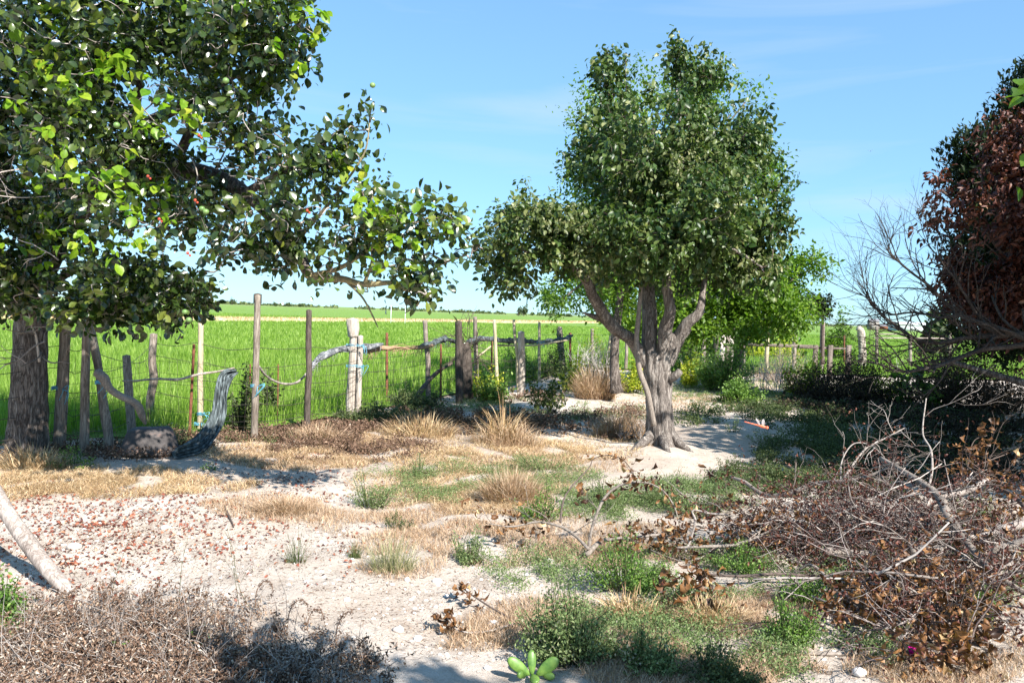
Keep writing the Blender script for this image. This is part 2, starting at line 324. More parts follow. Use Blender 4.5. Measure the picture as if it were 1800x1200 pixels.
# ground material: pale sandy soil with dusty, pebbly and litter-stained patches
def groundmat():
    m, nt, N, Lk = new_mat('sandy_soil')
    g = N('ShaderNodeNewGeometry')
    def nse(s, d=6, r=.6, dis=0):
        n = N('ShaderNodeTexNoise'); n.inputs['Scale'].default_value = s; n.inputs['Detail'].default_value = d; n.inputs['Roughness'].default_value = r; n.inputs['Distortion'].default_value = dis; Lk(g.outputs['Position'], n.inputs['Vector']); return n
    big = nse(.55, 5, .6, .4); mid = nse(4, 8, .7); fine = nse(60, 6, .75); vf = nse(260, 3, .7)
    r1 = ramp(N, [(.3, (.52, .42, .34)), (.5, (.62, .53, .45)), (.68, (.72, .65, .58))]); Lk(big.outputs['Fac'], r1.inputs[0])
    r2 = ramp(N, [(.3, (.62, .58, .54)), (.5, (.95, .95, .94)), (.7, (1.08, 1.08, 1.08))]); Lk(mid.outputs['Fac'], r2.inputs[0])
    r3 = ramp(N, [(.28, (.45, .40, .36)), (.42, (.9, .88, .86)), (.6, (1.02, 1.02, 1.02)), (.75, (1.12, 1.1, 1.08))]); Lk(fine.outputs['Fac'], r3.inputs[0])
    a = N('ShaderNodeMixRGB'); a.blend_type = 'MULTIPLY'; a.inputs[0].default_value = .8; Lk(r1.outputs[0], a.inputs[1]); Lk(r2.outputs[0], a.inputs[2])
    b = N('ShaderNodeMixRGB'); b.blend_type = 'MULTIPLY'; b.inputs[0].default_value = .8; Lk(a.outputs[0], b.inputs[1]); Lk(r3.outputs[0], b.inputs[2])
    v = N('ShaderNodeTexVoronoi'); v.inputs['Scale'].default_value = 38; Lk(g.outputs['Position'], v.inputs['Vector'])
    vr = ramp(N, [(.12, (1, 1, 1)), (.24, (0, 0, 0))]); Lk(v.outputs['Distance'], vr.inputs[0])
    msk = N('ShaderNodeMath'); msk.operation = 'MULTIPLY'; Lk(vr.outputs[0], msk.inputs[0])
    mk = ramp(N, [(.48, (0, 0, 0)), (.62, (1, 1, 1))]); Lk(mid.outputs['Fac'], mk.inputs[0]); Lk(mk.outputs[0], msk.inputs[1])
    c = N('ShaderNodeMixRGB'); Lk(msk.outputs[0], c.inputs[0]); Lk(b.outputs[0], c.inputs[1]); c.inputs[2].default_value = (.78, .74, .70, 1)
    p = N('ShaderNodeBsdfPrincipled'); p.inputs['Roughness'].default_value = .95; p.inputs['Specular IOR Level'].default_value = .1; Lk(c.outputs[0], p.inputs['Base Color'])
    ad = N('ShaderNodeMath'); ad.operation = 'MULTIPLY_ADD'; ad.inputs[1].default_value = .5; Lk(fine.outputs['Fac'], ad.inputs[0]); Lk(mid.outputs['Fac'], ad.inputs[2])
    a3 = N('ShaderNodeMath'); a3.operation = 'MULTIPLY_ADD'; a3.inputs[1].default_value = .18; Lk(vf.outputs['Fac'], a3.inputs[0]); Lk(ad.outputs[0], a3.inputs[2])
    a4 = N('ShaderNodeMath'); a4.operation = 'MULTIPLY_ADD'; a4.inputs[1].default_value = .22; Lk(msk.outputs[0], a4.inputs[0]); Lk(a3.outputs[0], a4.inputs[2])
    bp = N('ShaderNodeBump'); bp.inputs['Strength'].default_value = .9; bp.inputs['Distance'].default_value = .035; Lk(a4.outputs[0], bp.inputs['Height']); Lk(bp.outputs[0], p.inputs['Normal'])
    o = N('ShaderNodeOutputMaterial'); Lk(p.outputs[0], o.inputs[0]); return m
M_GROUND = groundmat()
def ricemat():
    m, nt, N, Lk = new_mat('rice_canopy')
    g = N('ShaderNodeNewGeometry')
    mp_ = N('ShaderNodeMapping'); mp_.inputs['Scale'].default_value = (3, .9, 1); Lk(g.outputs['Position'], mp_.inputs[0])
    n = N('ShaderNodeTexNoise'); n.inputs['Scale'].default_value = 6; n.inputs['Detail'].default_value = 9; n.inputs['Roughness'].default_value = .75; Lk(mp_.outputs[0], n.inputs['Vector'])
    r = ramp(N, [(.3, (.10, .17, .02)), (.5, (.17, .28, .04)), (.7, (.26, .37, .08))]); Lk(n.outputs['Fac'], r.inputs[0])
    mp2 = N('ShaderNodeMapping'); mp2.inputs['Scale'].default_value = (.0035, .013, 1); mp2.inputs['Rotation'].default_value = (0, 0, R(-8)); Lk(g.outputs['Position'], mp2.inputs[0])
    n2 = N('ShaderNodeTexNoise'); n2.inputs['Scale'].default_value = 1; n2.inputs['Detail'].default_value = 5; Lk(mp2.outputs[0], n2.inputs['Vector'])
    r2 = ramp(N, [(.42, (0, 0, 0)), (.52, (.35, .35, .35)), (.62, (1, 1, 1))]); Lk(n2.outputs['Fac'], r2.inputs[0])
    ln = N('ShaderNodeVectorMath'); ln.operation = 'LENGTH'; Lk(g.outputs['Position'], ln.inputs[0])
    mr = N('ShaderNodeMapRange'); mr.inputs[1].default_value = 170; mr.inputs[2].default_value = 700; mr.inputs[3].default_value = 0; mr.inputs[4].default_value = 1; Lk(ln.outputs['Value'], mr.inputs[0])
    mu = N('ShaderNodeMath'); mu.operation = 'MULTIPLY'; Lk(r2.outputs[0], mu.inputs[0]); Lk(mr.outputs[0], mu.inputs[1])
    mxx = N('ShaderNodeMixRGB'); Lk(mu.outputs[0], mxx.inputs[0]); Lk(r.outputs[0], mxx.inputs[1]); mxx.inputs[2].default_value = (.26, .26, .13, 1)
    p = N('ShaderNodeBsdfPrincipled'); p.inputs['Roughness'].default_value = .7; p.inputs['Specular IOR Level'].default_value = .2; Lk(mxx.outputs[0], p.inputs['Base Color'])
    b = N('ShaderNodeBump'); b.inputs['Strength'].default_value = .7; b.inputs['Distance'].default_value = .15; Lk(n.outputs['Fac'], b.inputs['Height']); Lk(b.outputs[0], p.inputs['Normal'])
    o = N('ShaderNodeOutputMaterial'); Lk(p.outputs[0], o.inputs[0]); return m
M_RICESHEET = ricemat()
M_RICE = leafmat('rice_blade', [(0, (.08, .16, .015)), (.5, (.19, .31, .04)), (1, (.38, .48, .13))], .5, .4, .3, 1.2)
M_BUND = solid('dry_bund', [(.35, (.36, .36, .14)), (.5, (.55, .46, .26)), (.7, (.72, .60, .40))], (1.2, 1.2, 1.2), .9, .4)

# ------------------------------------------------------------------ ground, rice field, bund
def grid(xs, ys, zf):
    X, Y = np.meshgrid(xs, ys); V = np.stack([X, Y, zf(X, Y)], -1).reshape(-1, 3)
    nx, ny = len(xs), len(ys); i = np.arange(ny-1)[:, None]*nx; j = np.arange(nx-1)[None]
    return V, np.stack([i+j, i+j+1, i+nx+j+1, i+nx+j], -1).reshape(-1, 4)
m = MB()
xs = np.concatenate([[-5000, -800, -120, -40, -20], np.linspace(-12, 18, 340), [24, 45, 120, 800, 5000]])
ys = np.concatenate([[-400, -40, -8], np.linspace(1, 30, 340), [40, 80, 300, 1500, 6500]])
V, Q = grid(xs, ys, gz); m.add(V, Q)
g_o = m.build('ground', M_GROUND); g_o['kind'] = 'structure'
FX = np.array([-60, -9, -4.9, -4.2, -3.1, -2.35, -1.6, -.98, .17, 1.5, 2.9, 6.4, 9.6, 16, 60])
FY = np.array([2, 5.0, 8.6, 9.0, 9.9, 11.9, 13.5, 15.6, 17.5, 23.0, 24.5, 24.5, 25.5, 26, 28])
def fy(x): return np.interp(x, FX, FY)
m = MB()
ts = np.array([.5, 1.5, 4, 10, 25, 60, 140, 400, 1200, 6000]); xx = np.concatenate([[-5000, -900, -200, -60, -30], np.linspace(-16, 26, 100), [40, 60, 200, 900, 5000]])
X, T = np.meshgrid(xx, ts); Y = fy(np.clip(X, -60, 60))+T; Z = np.interp(T, [0, 1, 4, 14], [.03, .06, .16, .30])+0*X
V = np.stack([X, Y, Z], -1).reshape(-1, 3); nx = len(xx); i = np.arange(len(ts)-1)[:, None]*nx; j = np.arange(nx-1)[None]
m.add(V, np.stack([i+j, i+j+1, i+nx+j+1, i+nx+j], -1).reshape(-1, 4))
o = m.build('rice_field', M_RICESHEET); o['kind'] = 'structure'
def bund_x(y): return -26+(y-42)*.3625
m = MB(); n = 330000
y = 7+(95-7)*rng.uniform(0, 1, n)**1.7; x = rng.uniform(-.72, .78, n)*y
k = (y > fy(x)+.75) & (np.abs(x-bund_x(y)) > 1.3) & (x < 40); x, y = x[k], y[k]
T = y-fy(x); z = np.interp(T, [0, 1, 4, 14], [.0, .03, .12, .25]); n = len(x)
cl = .5+.5*np.sin(x*2.1+np.sin(y*1.3)*2)*np.sin(y*1.7+x)
blades(m, np.stack([x, y, z], -1), rng.uniform(.26, .42, n)*(1-.25*np.clip(T/20, 0, 1)), rng.uniform(.02, .14, n), .011*np.clip(y/11, .8, 5), .12, 2, c=np.clip(rng.normal(.5, .22, n)+.18*(cl-.5), 0, 1))
tag(m.build('rice_plants', M_RICE), 'bright green young rice filling the flooded field behind the fence', 'rice', kind='stuff')
m = MB(); ys = np.linspace(36, 330, 120)
rows = []
for off, hh in ((-1.5, .28), (-.8, .5), (.8, .52), (1.5, .28)):
    rows.append(np.stack([bund_x(ys)+off*1.0, ys, np.full_like(ys, hh)+.04*np.sin(ys*1.7+off)], -1))
V = np.stack(rows, 1).reshape(-1, 3); i = np.arange(119)[:, None]*4; j = np.arange(3)[None]
m.add(V, np.stack([i+j, i+j+1, i+4+j+1, i+4+j], -1).reshape(-1, 4))
o = m.build('field_bank', M_BUND); o['kind'] = 'structure'
m = MB(); n = 26000; y = 38+160*rng.uniform(0, 1, n)**1.6; x = bund_x(y)+rng.normal(0, .65, n)
blades(m, np.stack([x, y, np.full(n, .4)], -1), rng.uniform(.12, .38, n), rng.uniform(.02, .2, n), .04*(y/50), .15, 2)
tag(m.build('bank_grass', M_STRAW), 'dry straw coloured grass along the bank crossing the rice field', 'dry grass', kind='stuff')

# ------------------------------------------------------------------ trees
def pathpx(l): return at([a[0] for a in l], [a[1] for a in l], [a[2] for a in l])
def inblobs(blobs, n, gap=.0, gf=1.4, shell=.55):
    w = np.array([b[3]*b[4]*(b[6] if len(b) > 6 else 1) for b in blobs], float); w /= w.sum()
    idx = rng.choice(len(blobs), n*4, p=w); P = []; D = []
    dirs = unit(rng.normal(size=(n*4, 3))); rr = rng.uniform(0, 1, n*4)**(1-shell)
    for k in range(n*4):
        b = blobs[idx[k]]; c = at(b[0], b[1], b[2]); s = b[2]/F
        p = c+dirs[k]*rr[k]*np.array([b[3]*s, b[5], b[4]*s])
        if gap and mn.noise(Vector(p*gf)) < gap-.5 + .0: continue
        P.append(p); D.append(dirs[k])
        if len(P) >= n: break
    return np.array(P), np.array(D)
def foliage(m, P, D, k, tl, tpl, size, out=.8, droop=.35, wide=1.0, jit=.03, rb=0.0, flat=.6, c=None):
    n = len(P); tw = unit(D*out+rng.normal(size=(n, 3))*.6+np.array([0, 0, .25]))
    t = rng.uniform(0, 1, (n, k, 1)); L_ = rng.uniform(.6, 1.2, (n, 1, 1))*tl
    pos = P[:, None]+tw[:, None]*t*L_+rng.normal(size=(n, k, 3))*jit
    d = unit(tw[:, None]*.5+rng.normal(size=(n, k, 3))*.7+np.array([0, 0, -droop]))
    nr = unit(rng.normal(size=(n, k, 3))*flat+np.array([.15, -.25, .8]))
    if c is None: c = np.clip(rng.normal(.42, .2, (n, 1))+rng.normal(0, .17, (n, k))+rb, 0, 1)
    c = c[:n]
    sz = size*rng.uniform(.42, 1.35, n*k)
    leaves(m, tpl, pos.reshape(-1, 3), d.reshape(-1, 3), nr.reshape(-1, 3), sz, c.reshape(-1), wide)
    return tw
def twigs_to(m, P, skel, frac, r=.006, maxd=1.6, sides=4, tw=None, tl=.2):
    # every cluster is joined to the nearest limb or already joined twig, so twigs fork like real ones
    S = np.concatenate(skel); nS = len(S); P = P[rng.uniform(size=len(P)) < frac]
    dist = np.array([np.min(np.linalg.norm(S-p, axis=1)) for p in P]); o = np.argsort(dist); P = P[o]
    buf = np.zeros((nS+2*len(P), 3)); buf[:nS] = S; lev = np.zeros(len(buf)); n = nS
    for p in P:
        d = np.linalg.norm(buf[:n]-p, axis=1); d2 = d*(1+.12*lev[:n]); j = int(np.argmin(d2)); q = buf[j]
        if d[j] > maxd or d[j] < .04: continue
        mid = (q+p)/2+rng.normal(size=3)*d[j]*.16; rr = r*max(.35, 1-.13*lev[j])*(1.4 if d[j] > .5 else 1)
        tube(m, [q, mid, p], [rr*1.6, rr*1.1, rr*.7], n=6, sides=sides, c=rng.uniform()); buf[n] = mid; buf[n+1] = p; lev[n] = lev[n+1] = lev[j]+1; n += 2

# recursive bare branching
def grow(m, p, d, length, r, depth, spread=.5, up_=.15, curl=.25, kids=(2, 4), shrink=.68, sides=5, wig=.12, tips=None):
    n = 5; pts = [p]; dd = d
    for i in range(n-1):
        dd = unit(dd+rng.normal(size=3)*wig+np.array([0, 0, up_*.3])); pts.append(pts[-1]+dd*length/(n-1))
    tube(m, pts, [r, r*.55], 9 if depth > 1 else 5, sides if depth > 1 else 4, 0, .06, c=rng.uniform(), seed=int(rng.integers(1000)))
    if tips is not None: tips.append((pts[-1], dd))
    if depth <= 0: return
    for k in range(int(rng.integers(kids[0], kids[1]+1))):
        t = rng.uniform(.35, 1); i = min(n-2, int(t*(n-1))); q = pts[i]+(pts[i+1]-pts[i])*(t*(n-1)-i)
        nd = unit(dd+rng.normal(size=3)*spread+np.array([0, 0, up_])); grow(m, q, nd, length*shrink*rng.uniform(.7, 1.15), r*.55*(1.2-.4*t), depth-1, spread, up_, curl, kids, shrink, sides, wig, tips)
# --- the big tree at the left edge
base = G(48, 802); t1 = thing('persimmon_tree', 'large dark leaved tree with cracked trunk at the left edge, boughs reaching over the fence', 'tree', base)
mt = MB(); skel = []
def limb(m, l, r, n=None, sides=12, bark=.1, knob=.08, flare=0, sk=skel, seed=1, wob=.0):
    P = tube(m, pathpx(l), r, n or len(l)*7, sides, bark, knob, flare, seed=seed, wob=wob); sk.append(P); return P
d0 = base[1]
limb(mt, [(46, 812, d0), (50, 740, d0), (52, 640, d0), (56, 540, d0), (62, 450, d0-.1), (66, 380, d0-.2)], [.185, .175, .16, .15, .145, .13], 60, 40, .13, .05, .18, seed=3)
limb(mt, [(60, 470, d0-.1), (110, 380, 8.2), (200, 325, 7.8), (300, 300, 7.3), (370, 308, 6.9), (430, 340, 6.7), (480, 385, 6.5), (515, 430, 6.4), (545, 485, 6.3)], [.12, .10, .09, .08, .07, .06, .05, .042, .036], seed=4)
limb(mt, [(60, 400, d0), (110, 260, 8), (165, 110, 7.6), (140, 20, 7.2), (110, -120, 7)], [.12, .09, .07, .05, .03], seed=5)
limb(mt, [(58, 430, d0), (20, 330, 8.2), (-40, 200, 8), (-120, 60, 7.6)], [.12, .09, .07, .04], seed=6)
limb(mt, [(150, 345, 8), (230, 240, 7.4), (330, 180, 7), (430, 120, 6.6), (530, 40, 6.4)], [.08, .06, .045, .03, .02], seed=7)
limb(mt, [(300, 300, 7.3), (340, 220, 7), (380, 120, 6.7), (420, 20, 6.5)], [.05, .04, .03, .018], seed=8)
limb(mt, [(60, 560, d0-.3), (110, 440, 7.6), (190, 320, 7.2), (238, 200, 6.9), (250, 60, 6.6)], [.05, .042, .035, .03, .02], seed=9)
limb(mt, [(430, 340, 6.7), (500, 300, 6.4), (570, 250, 6.2), (620, 215, 6.1)], [.035, .028, .018, .01], seed=10)
limb(mt, [(40, 560, d0-.4), (-10, 480, 7.6), (-60, 420, 7.2)], [.06, .05, .035], seed=12)
limb(mt, [(62, 520, d0-.3), (140, 470, 7.5), (230, 460, 7), (310, 480, 6.7), (370, 510, 6.5)], [.045, .035, .025, .018, .01], seed=13)
mt.build('trunk', M_BARK2, t1)
mt2 = MB()
limb(mt2, [(480, 385, 6.5), (515, 425, 6.38), (545, 485, 6.3), (600, 490, 6.2), (640, 500, 6.1), (690, 497, 6), (725, 510, 5.95), (765, 470, 5.9), (820, 448, 5.85)], [.045, .04, .034, .026, .022, .018, .014, .010, .006], seed=14, knob=.12)
limb(mt2, [(545, 485, 6.3), (600, 470, 6.1), (660, 430, 5.9), (720, 395, 5.8), (775, 375, 5.75)], [.022, .017, .013, .009, .005], seed=15)
limb(mt2, [(640, 500, 6.1), (655, 450, 6), (640, 400, 5.9), (660, 330, 5.85)], [.014, .011, .009, .005], seed=16)
limb(mt2, [(605, 492, 6.2), (635, 520, 6.1), (655, 555, 6.05), (664, 575, 6)], [.010, .008, .006, .004], seed=17)
limb(mt2, [(738, 505, 5.95), (740, 525, 5.9), (728, 540, 5.9), (712, 550, 5.9)], [.008, .007, .006, .004], seed=18)
limb(mt2, [(515, 430, 6.4), (560, 380, 6.2), (600, 330, 6.1), (640, 270, 6), (650, 215, 6)], [.018, .014, .010, .007, .004], seed=19)
mt2.build('bough', M_LICHEN, t1)
B1 = [(90, 100, 6.6, 190, 150, 1.2), (280, 70, 6.4, 190, 120, 1.1), (460, 60, 6.1, 110, 90, .8), (510, 80, 6, 48, 76, .5), (250, 260, 6.3, 220, 120, 1.1), (60, 330, 6.8, 120, 130, 1),
      (405, 250, 6.1, 112, 88, .8), (545, 290, 6, 45, 60, .4, .8), (330, 410, 6.3, 150, 75, .9, 1.2), (110, 450, 6.8, 130, 80, .9, 1.5), (60, 400, 7.2, 100, 110, .8), (440, 455, 6.2, 70, 24, .4, 1.2), (180, 540, 6.6, 110, 26, .4, 1.8), (500, 380, 6, 110, 70, .7), (250, 505, 6.5, 120, 45, .6, 2), (310, 535, 6.3, 45, 26, .3, 2),
      (-60, 250, 6.6, 110, 260, 1), (-40, 480, 6.8, 80, 90, .8), (430, 430, 6.1, 100, 42, .6), (180, -60, 6.4, 330, 90, 1.2), (60, 520, 7.4, 90, 40, .6)]
B1b = [(640, 420, 5.95, 90, 45, .5), (730, 400, 5.8, 70, 42, .4), (600, 480, 6.1, 60, 35, .4), (700, 465, 5.9, 90, 30, .4), (590, 525, 6.1, 35, 25, .25), (790, 385, 5.75, 28, 18, .2), (740, 500, 5.9, 30, 30, .25), (655, 340, 5.9, 30, 22, .2), (840, 440, 5.85, 22, 16, .15), (612, 235, 6.05, 24, 14, .2), (650, 205, 6.05, 14, 12, .15), (600, 270, 6.05, 45, 30, .25)]
P, D = inblobs(B1, 3600, .49, 1.7, .4); ml = MB(); tw = foliage(ml, P, D, 8, .2, LEAF_BIG, .071, .6, .45, .95, .04, flat=.8)
mw = MB(); twigs_to(mw, P, skel, .8, .007, 1.6)
P2, D2 = inblobs(B1b, 330, .46, 2.2, .4); tw2 = foliage(ml, P2, D2, 6, .17, LEAF_BIG, .066, .6, .4, .95, .05, rb=.12)
twigs_to(mw, P2, skel[-6:], .95, .005, 1.0)
for k in range(16):
    q_ = at(rng.uniform(15, 95), rng.uniform(480, 640), 7.95); grow(mw, q_, unit(np.array([rng.normal()*.8, -.5, rng.uniform(-.3, 1.2)])), rng.uniform(.3, .6), rng.uniform(.006, .014), 2, .5, .1, kids=(1, 3), wig=.2)
for k in range(26):
    q_ = at(rng.uniform(60, 560), rng.uniform(200, 460), 6.3); grow(mw, q_, unit(np.array([rng.normal(), -.6, rng.normal()*.6])), rng.uniform(.3, .6), rng.uniform(.005, .009), 2, .5, -.05, kids=(1, 3), wig=.2)
ml.build('foliage', M_DARKLEAF, t1); mw.build('twigs', M_GREYTWIG, t1)
my = MB(); fr = B1[:9]+B1b
Py, Dy = inblobs(fr, 210, .5, .8, .8); Py[:, 1] -= rng.uniform(0, .5, len(Py)); Dy[:, 1] = -abs(Dy[:, 1]); foliage(my, Py, Dy, 6, .11, LEAF_BIG, .08, .9, .3, .95, .02, c=np.clip(rng.normal(.5, .25, (210, 6)), 0, 1))
my.build('young_leaves', M_YOUNG, t1)
def sphere(m, c, r, n=8, sq=1.0, cc=.5):
    th = np.linspace(0, math.pi, n+1)[1:-1]; ph = np.arange(2*n)/(2*n)*2*math.pi
    A, B = np.meshgrid(ph, th); V = np.stack([np.sin(B)*np.cos(A), np.sin(B)*np.sin(A), np.cos(B)*sq], -1).reshape(-1, 3)*r+np.asarray(c)
    k = 2*n; i = np.arange(n-2)[:, None]*k; j = np.arange(k)[None]
    q = np.stack([i+j, i+k+j, i+k+(j+1) % k, i+(j+1) % k], -1).reshape(-1, 4); b = len(V)
    V = np.vstack([V, np.asarray(c)+[0, 0, r*sq], np.asarray(c)-[0, 0, r*sq]])
    m.add(V, q, [[b, j_, (j_+1) % k] for j_ in range(k)]+[[b+1, b-k+(j_+1) % k, b-k+j_] for j_ in range(k)], cc)
for a in ((355, 367, 5.3), (362, 372, 5.25), (397, 142, 5), (325, 548, 5.4), (332, 562, 5.4), (655, 150, 5.4), (790, 400, 5.3), (205, 220, 5)):
    f_ = MB(); sphere(f_, at(*a), .02, 8, .9); f_.build('fruit', M_FRUIT, t1)
for a in ((343, 352, 5.2), (280, 385, 5.2), (330, 445, 5.3), (260, 310, 5.3), (712, 478, 5.6), (540, 370, 5.4), (350, 238, 5.2)):
    f_ = MB(); sphere(f_, at(*a), .010, 6); sphere(f_, at(a[0]+4, a[1]+4, a[2]), .008, 6); f_.build('red_berry', M_REDF, t1)

# --- the pear tree
base = G(1163, 786); t2 = thing('pear_tree', 'leafy green tree with thick furrowed pale trunk standing alone in the middle of the yard', 'tree', base)
mt = MB(); sk2 = []
d0 = base[1]
def l2(l, r, n=None, sides=14, seed=1, flare=0, bark=.1, knob=.1): return limb(mt, l, r, n, sides, bark, knob, flare, sk2, seed)
l2([(1165, 796, d0), (1162, 770, d0), (1159, 730, d0), (1158, 690, d0), (1155, 655, d0), (1150, 620, d0)], [.175, .172, .165, .165, .175, .165], 90, 64, 21, .45, .16, .05)
l2([(1150, 655, d0), (1142, 610, d0), (1142, 560, d0), (1138, 500, d0+.1), (1130, 420, d0+.2), (1140, 320, d0+.2), (1150, 220, d0+.3)], [.12, .10, .09, .08, .065, .05, .03], 60, 24, 22)
l2([(1135, 640, d0), (1110, 598, d0-.1), (1075, 572, d0-.3), (1045, 525, d0-.5), (1025, 485, d0-.7), (985, 455, d0-.9), (930, 440, d0-1), (890, 430, d0-1)], [.085, .08, .072, .065, .055, .045, .03, .02], 70, 24, 23)
l2([(1082, 578, d0-.2), (1060, 562, d0-.3), (1040, 555, d0-.35), (1024, 549, d0-.4)], [.06, .045, .03, .008], 24, 16, 24)
l2([(1165, 650, d0-.05), (1168, 610, d0-.1), (1170, 578, d0-.2), (1178, 545, d0-.3), (1172, 505, d0-.3), (1175, 460, d0-.3), (1190, 380, d0-.3), (1200, 280, d0-.2), (1190, 160, d0-.1)], [.10, .09, .08, .07, .062, .055, .045, .03, .015], 80, 24, 25)
l2([(1172, 640, d0), (1190, 600, d0), (1205, 572, d0-.1), (1228, 550, d0-.2), (1234, 525, d0-.2), (1240, 490, d0-.1), (1270, 420, d0), (1310, 350, d0)], [.09, .08, .07, .06, .045, .03, .025, .018], 80, 24, 26)
l2([(1170, 600, d0), (1195, 590, d0), (1210, 575, d0)], [.08, .07, .05], 16, 16, 27)
l2([(1165, 670, d0), (1185, 662, d0-.15), (1196, 652, d0-.2)], [.07, .05, .038], 18, 16, 28)
l2([(1175, 460, d0-.3), (1230, 430, d0-.5), (1290, 440, d0-.7), (1340, 470, d0-.8)], [.04, .03, .02, .012], 30, 12, 29)
l2([(1138, 500, d0), (1090, 420, d0-.2), (1060, 330, d0-.2), (1070, 200, d0)], [.05, .04, .03, .015], 30, 12, 30)
l2([(1138, 480, d0), (1200, 380, d0+.3), (1260, 280, d0+.4), (1300, 220, d0+.4)], [.05, .04, .03, .015], 30, 12, 31)
for a in ([(1150, 768, d0), (1128, 778, d0-.25), (1105, 783, d0-.45)], [(1175, 768, d0), (1198, 782, d0-.2), (1222, 790, d0-.35)], [(1165, 775, d0-.05), (1168, 792, d0-.4), (1178, 803, d0-.6)]):
    P = pathpx(a); P[-1, 2] = gz(P[-1, 0], P[-1, 1])-.03; P[1, 2] = gz(P[1, 0], P[1, 1])+.04; P[0, 2] += .08; sk2.append(tube(mt, P, [.075, .055, .015], 20, 14, .25, .15, seed=41))
mt.build('trunk', M_BARK, t2)
Bp = [(1165, 300, d0-.2, 165, 145, 1.5), (1175, 430, d0-1.3, 130, 45, .7, .8), (1215, 380, d0-1.2, 120, 80, .8, .6), (1185, 200, d0, 78, 66, .8), (1090, 235, d0, 66, 70, .8), (1290, 320, d0, 85, 110, .9), (1150, 415, d0-.4, 180, 75, 1.6), (1300, 430, d0-.2, 75, 75, .8),
      (1068, 130, d0, 18, 38, .25, 1.2), (1190, 105, d0, 10, 36, .15, 1.4), (1240, 150, d0+.1, 35, 50, .5), (1320, 240, d0, 45, 50, .5), (1100, 470, d0, 80, 40, .8), (1230, 480, d0, 80, 35, .7), (1345, 390, d0-.3, 38, 55, .45), (1325, 480, d0-.6, 45, 35, .4)]
Bl = [(930, 395, d0-1, 72, 42, .7), (900, 440, d0-1, 55, 42, .6), (1010, 410, d0-.9, 60, 42, .6), (960, 450, d0-1, 60, 34, .5), (870, 470, d0-1, 35, 30, .35), (900, 495, d0-1, 35, 22, .35)]
P, D = inblobs(Bp, 3100, .45, 1.5, .5); ml = MB(); tw = foliage(ml, P, D, 11, .2, LEAF_OVAL, .072, .7, .55, 1.15, .035)
P2, D2 = inblobs(Bl, 760, .36, 3.0, .5); tw2 = foliage(ml, P2, D2, 9, .16, LEAF_OVAL, .07, .7, .6, 1.1, .035, rb=.1)
# long upright shoots at the top
for (a, b, n_) in (((1072, 190, d0), (1068, 88, d0), 30), ((1100, 180, d0), (1100, 100, d0), 18), ((1188, 150, d0), (1190, 70, d0), 34), ((1140, 180, d0), (1150, 150, d0), 18), ((920, 350, d0-1), (921, 318, d0-1), 12)):
    A0, A1 = at(*a), at(*b); t = rng.uniform(0, 1, (n_, 1)); Pn = A0*(1-t)+A1*t; foliage(ml, Pn, unit(rng.normal(size=(n_, 3))), 6, .08, LEAF_OVAL, .062, .5, .5, 1, .03)
ml.build('foliage', M_PEAR, t2)
mw = MB(); twigs_to(mw, P, sk2, .45, .006, 1.4); twigs_to(mw, P2, sk2, .8, .006, 1.2)
for (a, b) in (((1072, 240, d0), (1068, 88, d0)), ((1188, 200, d0), (1190, 70, d0)), ((1100, 200, d0), (1100, 100, d0))): tube(mw, [at(*a), at(*b)], [.01, .004], 4, 5)
mw.build('twigs', M_DARKTWIG, t2)
mp2_ = MB(); Pb = [(1040, 455, d0-1.25, 55, 24, .35), (1020, 400, d0-1.3, 45, 24, .3), (960, 390, d0-1.5, 60, 30, .3), (1340, 470, d0-1.0, 42, 32, .3, .7), (1180, 270, d0-1.2, 110, 60, .4, .35), (1260, 330, d0-1.1, 90, 60, .4, .35)]
P3, D3 = inblobs(Pb, 210, .3, 3, .5); foliage(mp2_, P3, D3, 8, .14, LEAF_OVAL, .06, .7, .7, 1, .03); mp2_.build('pale_foliage', M_PEARPALE, t2)
# prop pole leaning against the pear tree
m = MB(); tube(m, pathpx([(1150, 748, d0-.32), (1138, 690, d0-.32), (1124, 650, d0-.3), (1119, 600, d0-.3), (1122, 560, d0-.3), (1130, 470, d0-.25)]), [.034, .036, .034, .032, .03, .024], 40, 10, .05, .05, seed=5)
tag(m.build('prop_pole', M_BRANCH), 'long grey pole leaning upright against the left side of the pear trunk', 'pole')

# --- trees behind
def back_tree(name, label, cat, basept, trunk, r0_, blobs, n, k, tpl, size, mat, bark, tl=.2, gap=.43, droop=.3, jit=.06, sub=True):
    t = thing(name, label, cat, basept); sk = []; mt = MB()
    sk.append(tube(mt, pathpx(trunk), r0_, len(trunk)*6, 16, .12, .08, .3, seed=len(trunk)))
    top = sk[0][len(sk[0])*2//3]
    for b in blobs[:10]:
        c = at(b[0], b[1], b[2]); mid = (top+c)/2+np.array([0, 0, .1]); sk.append(tube(mt, [top, mid, c], [np.min(r0_)*.8, np.min(r0_)*.5, .015], 9, 8, .05, .1, seed=3))
    mt.build('trunk', bark, t); P, D = inblobs(blobs, n, gap, 1.3, .55); ml = MB(); foliage(ml, P, D, k, tl, tpl, size, .6, droop, 1, jit); ml.build('foliage', mat, t)
    return t
g = G(1085, 652); D1 = 15.5
def bt(*a, **k): return back_tree(*a, **k)
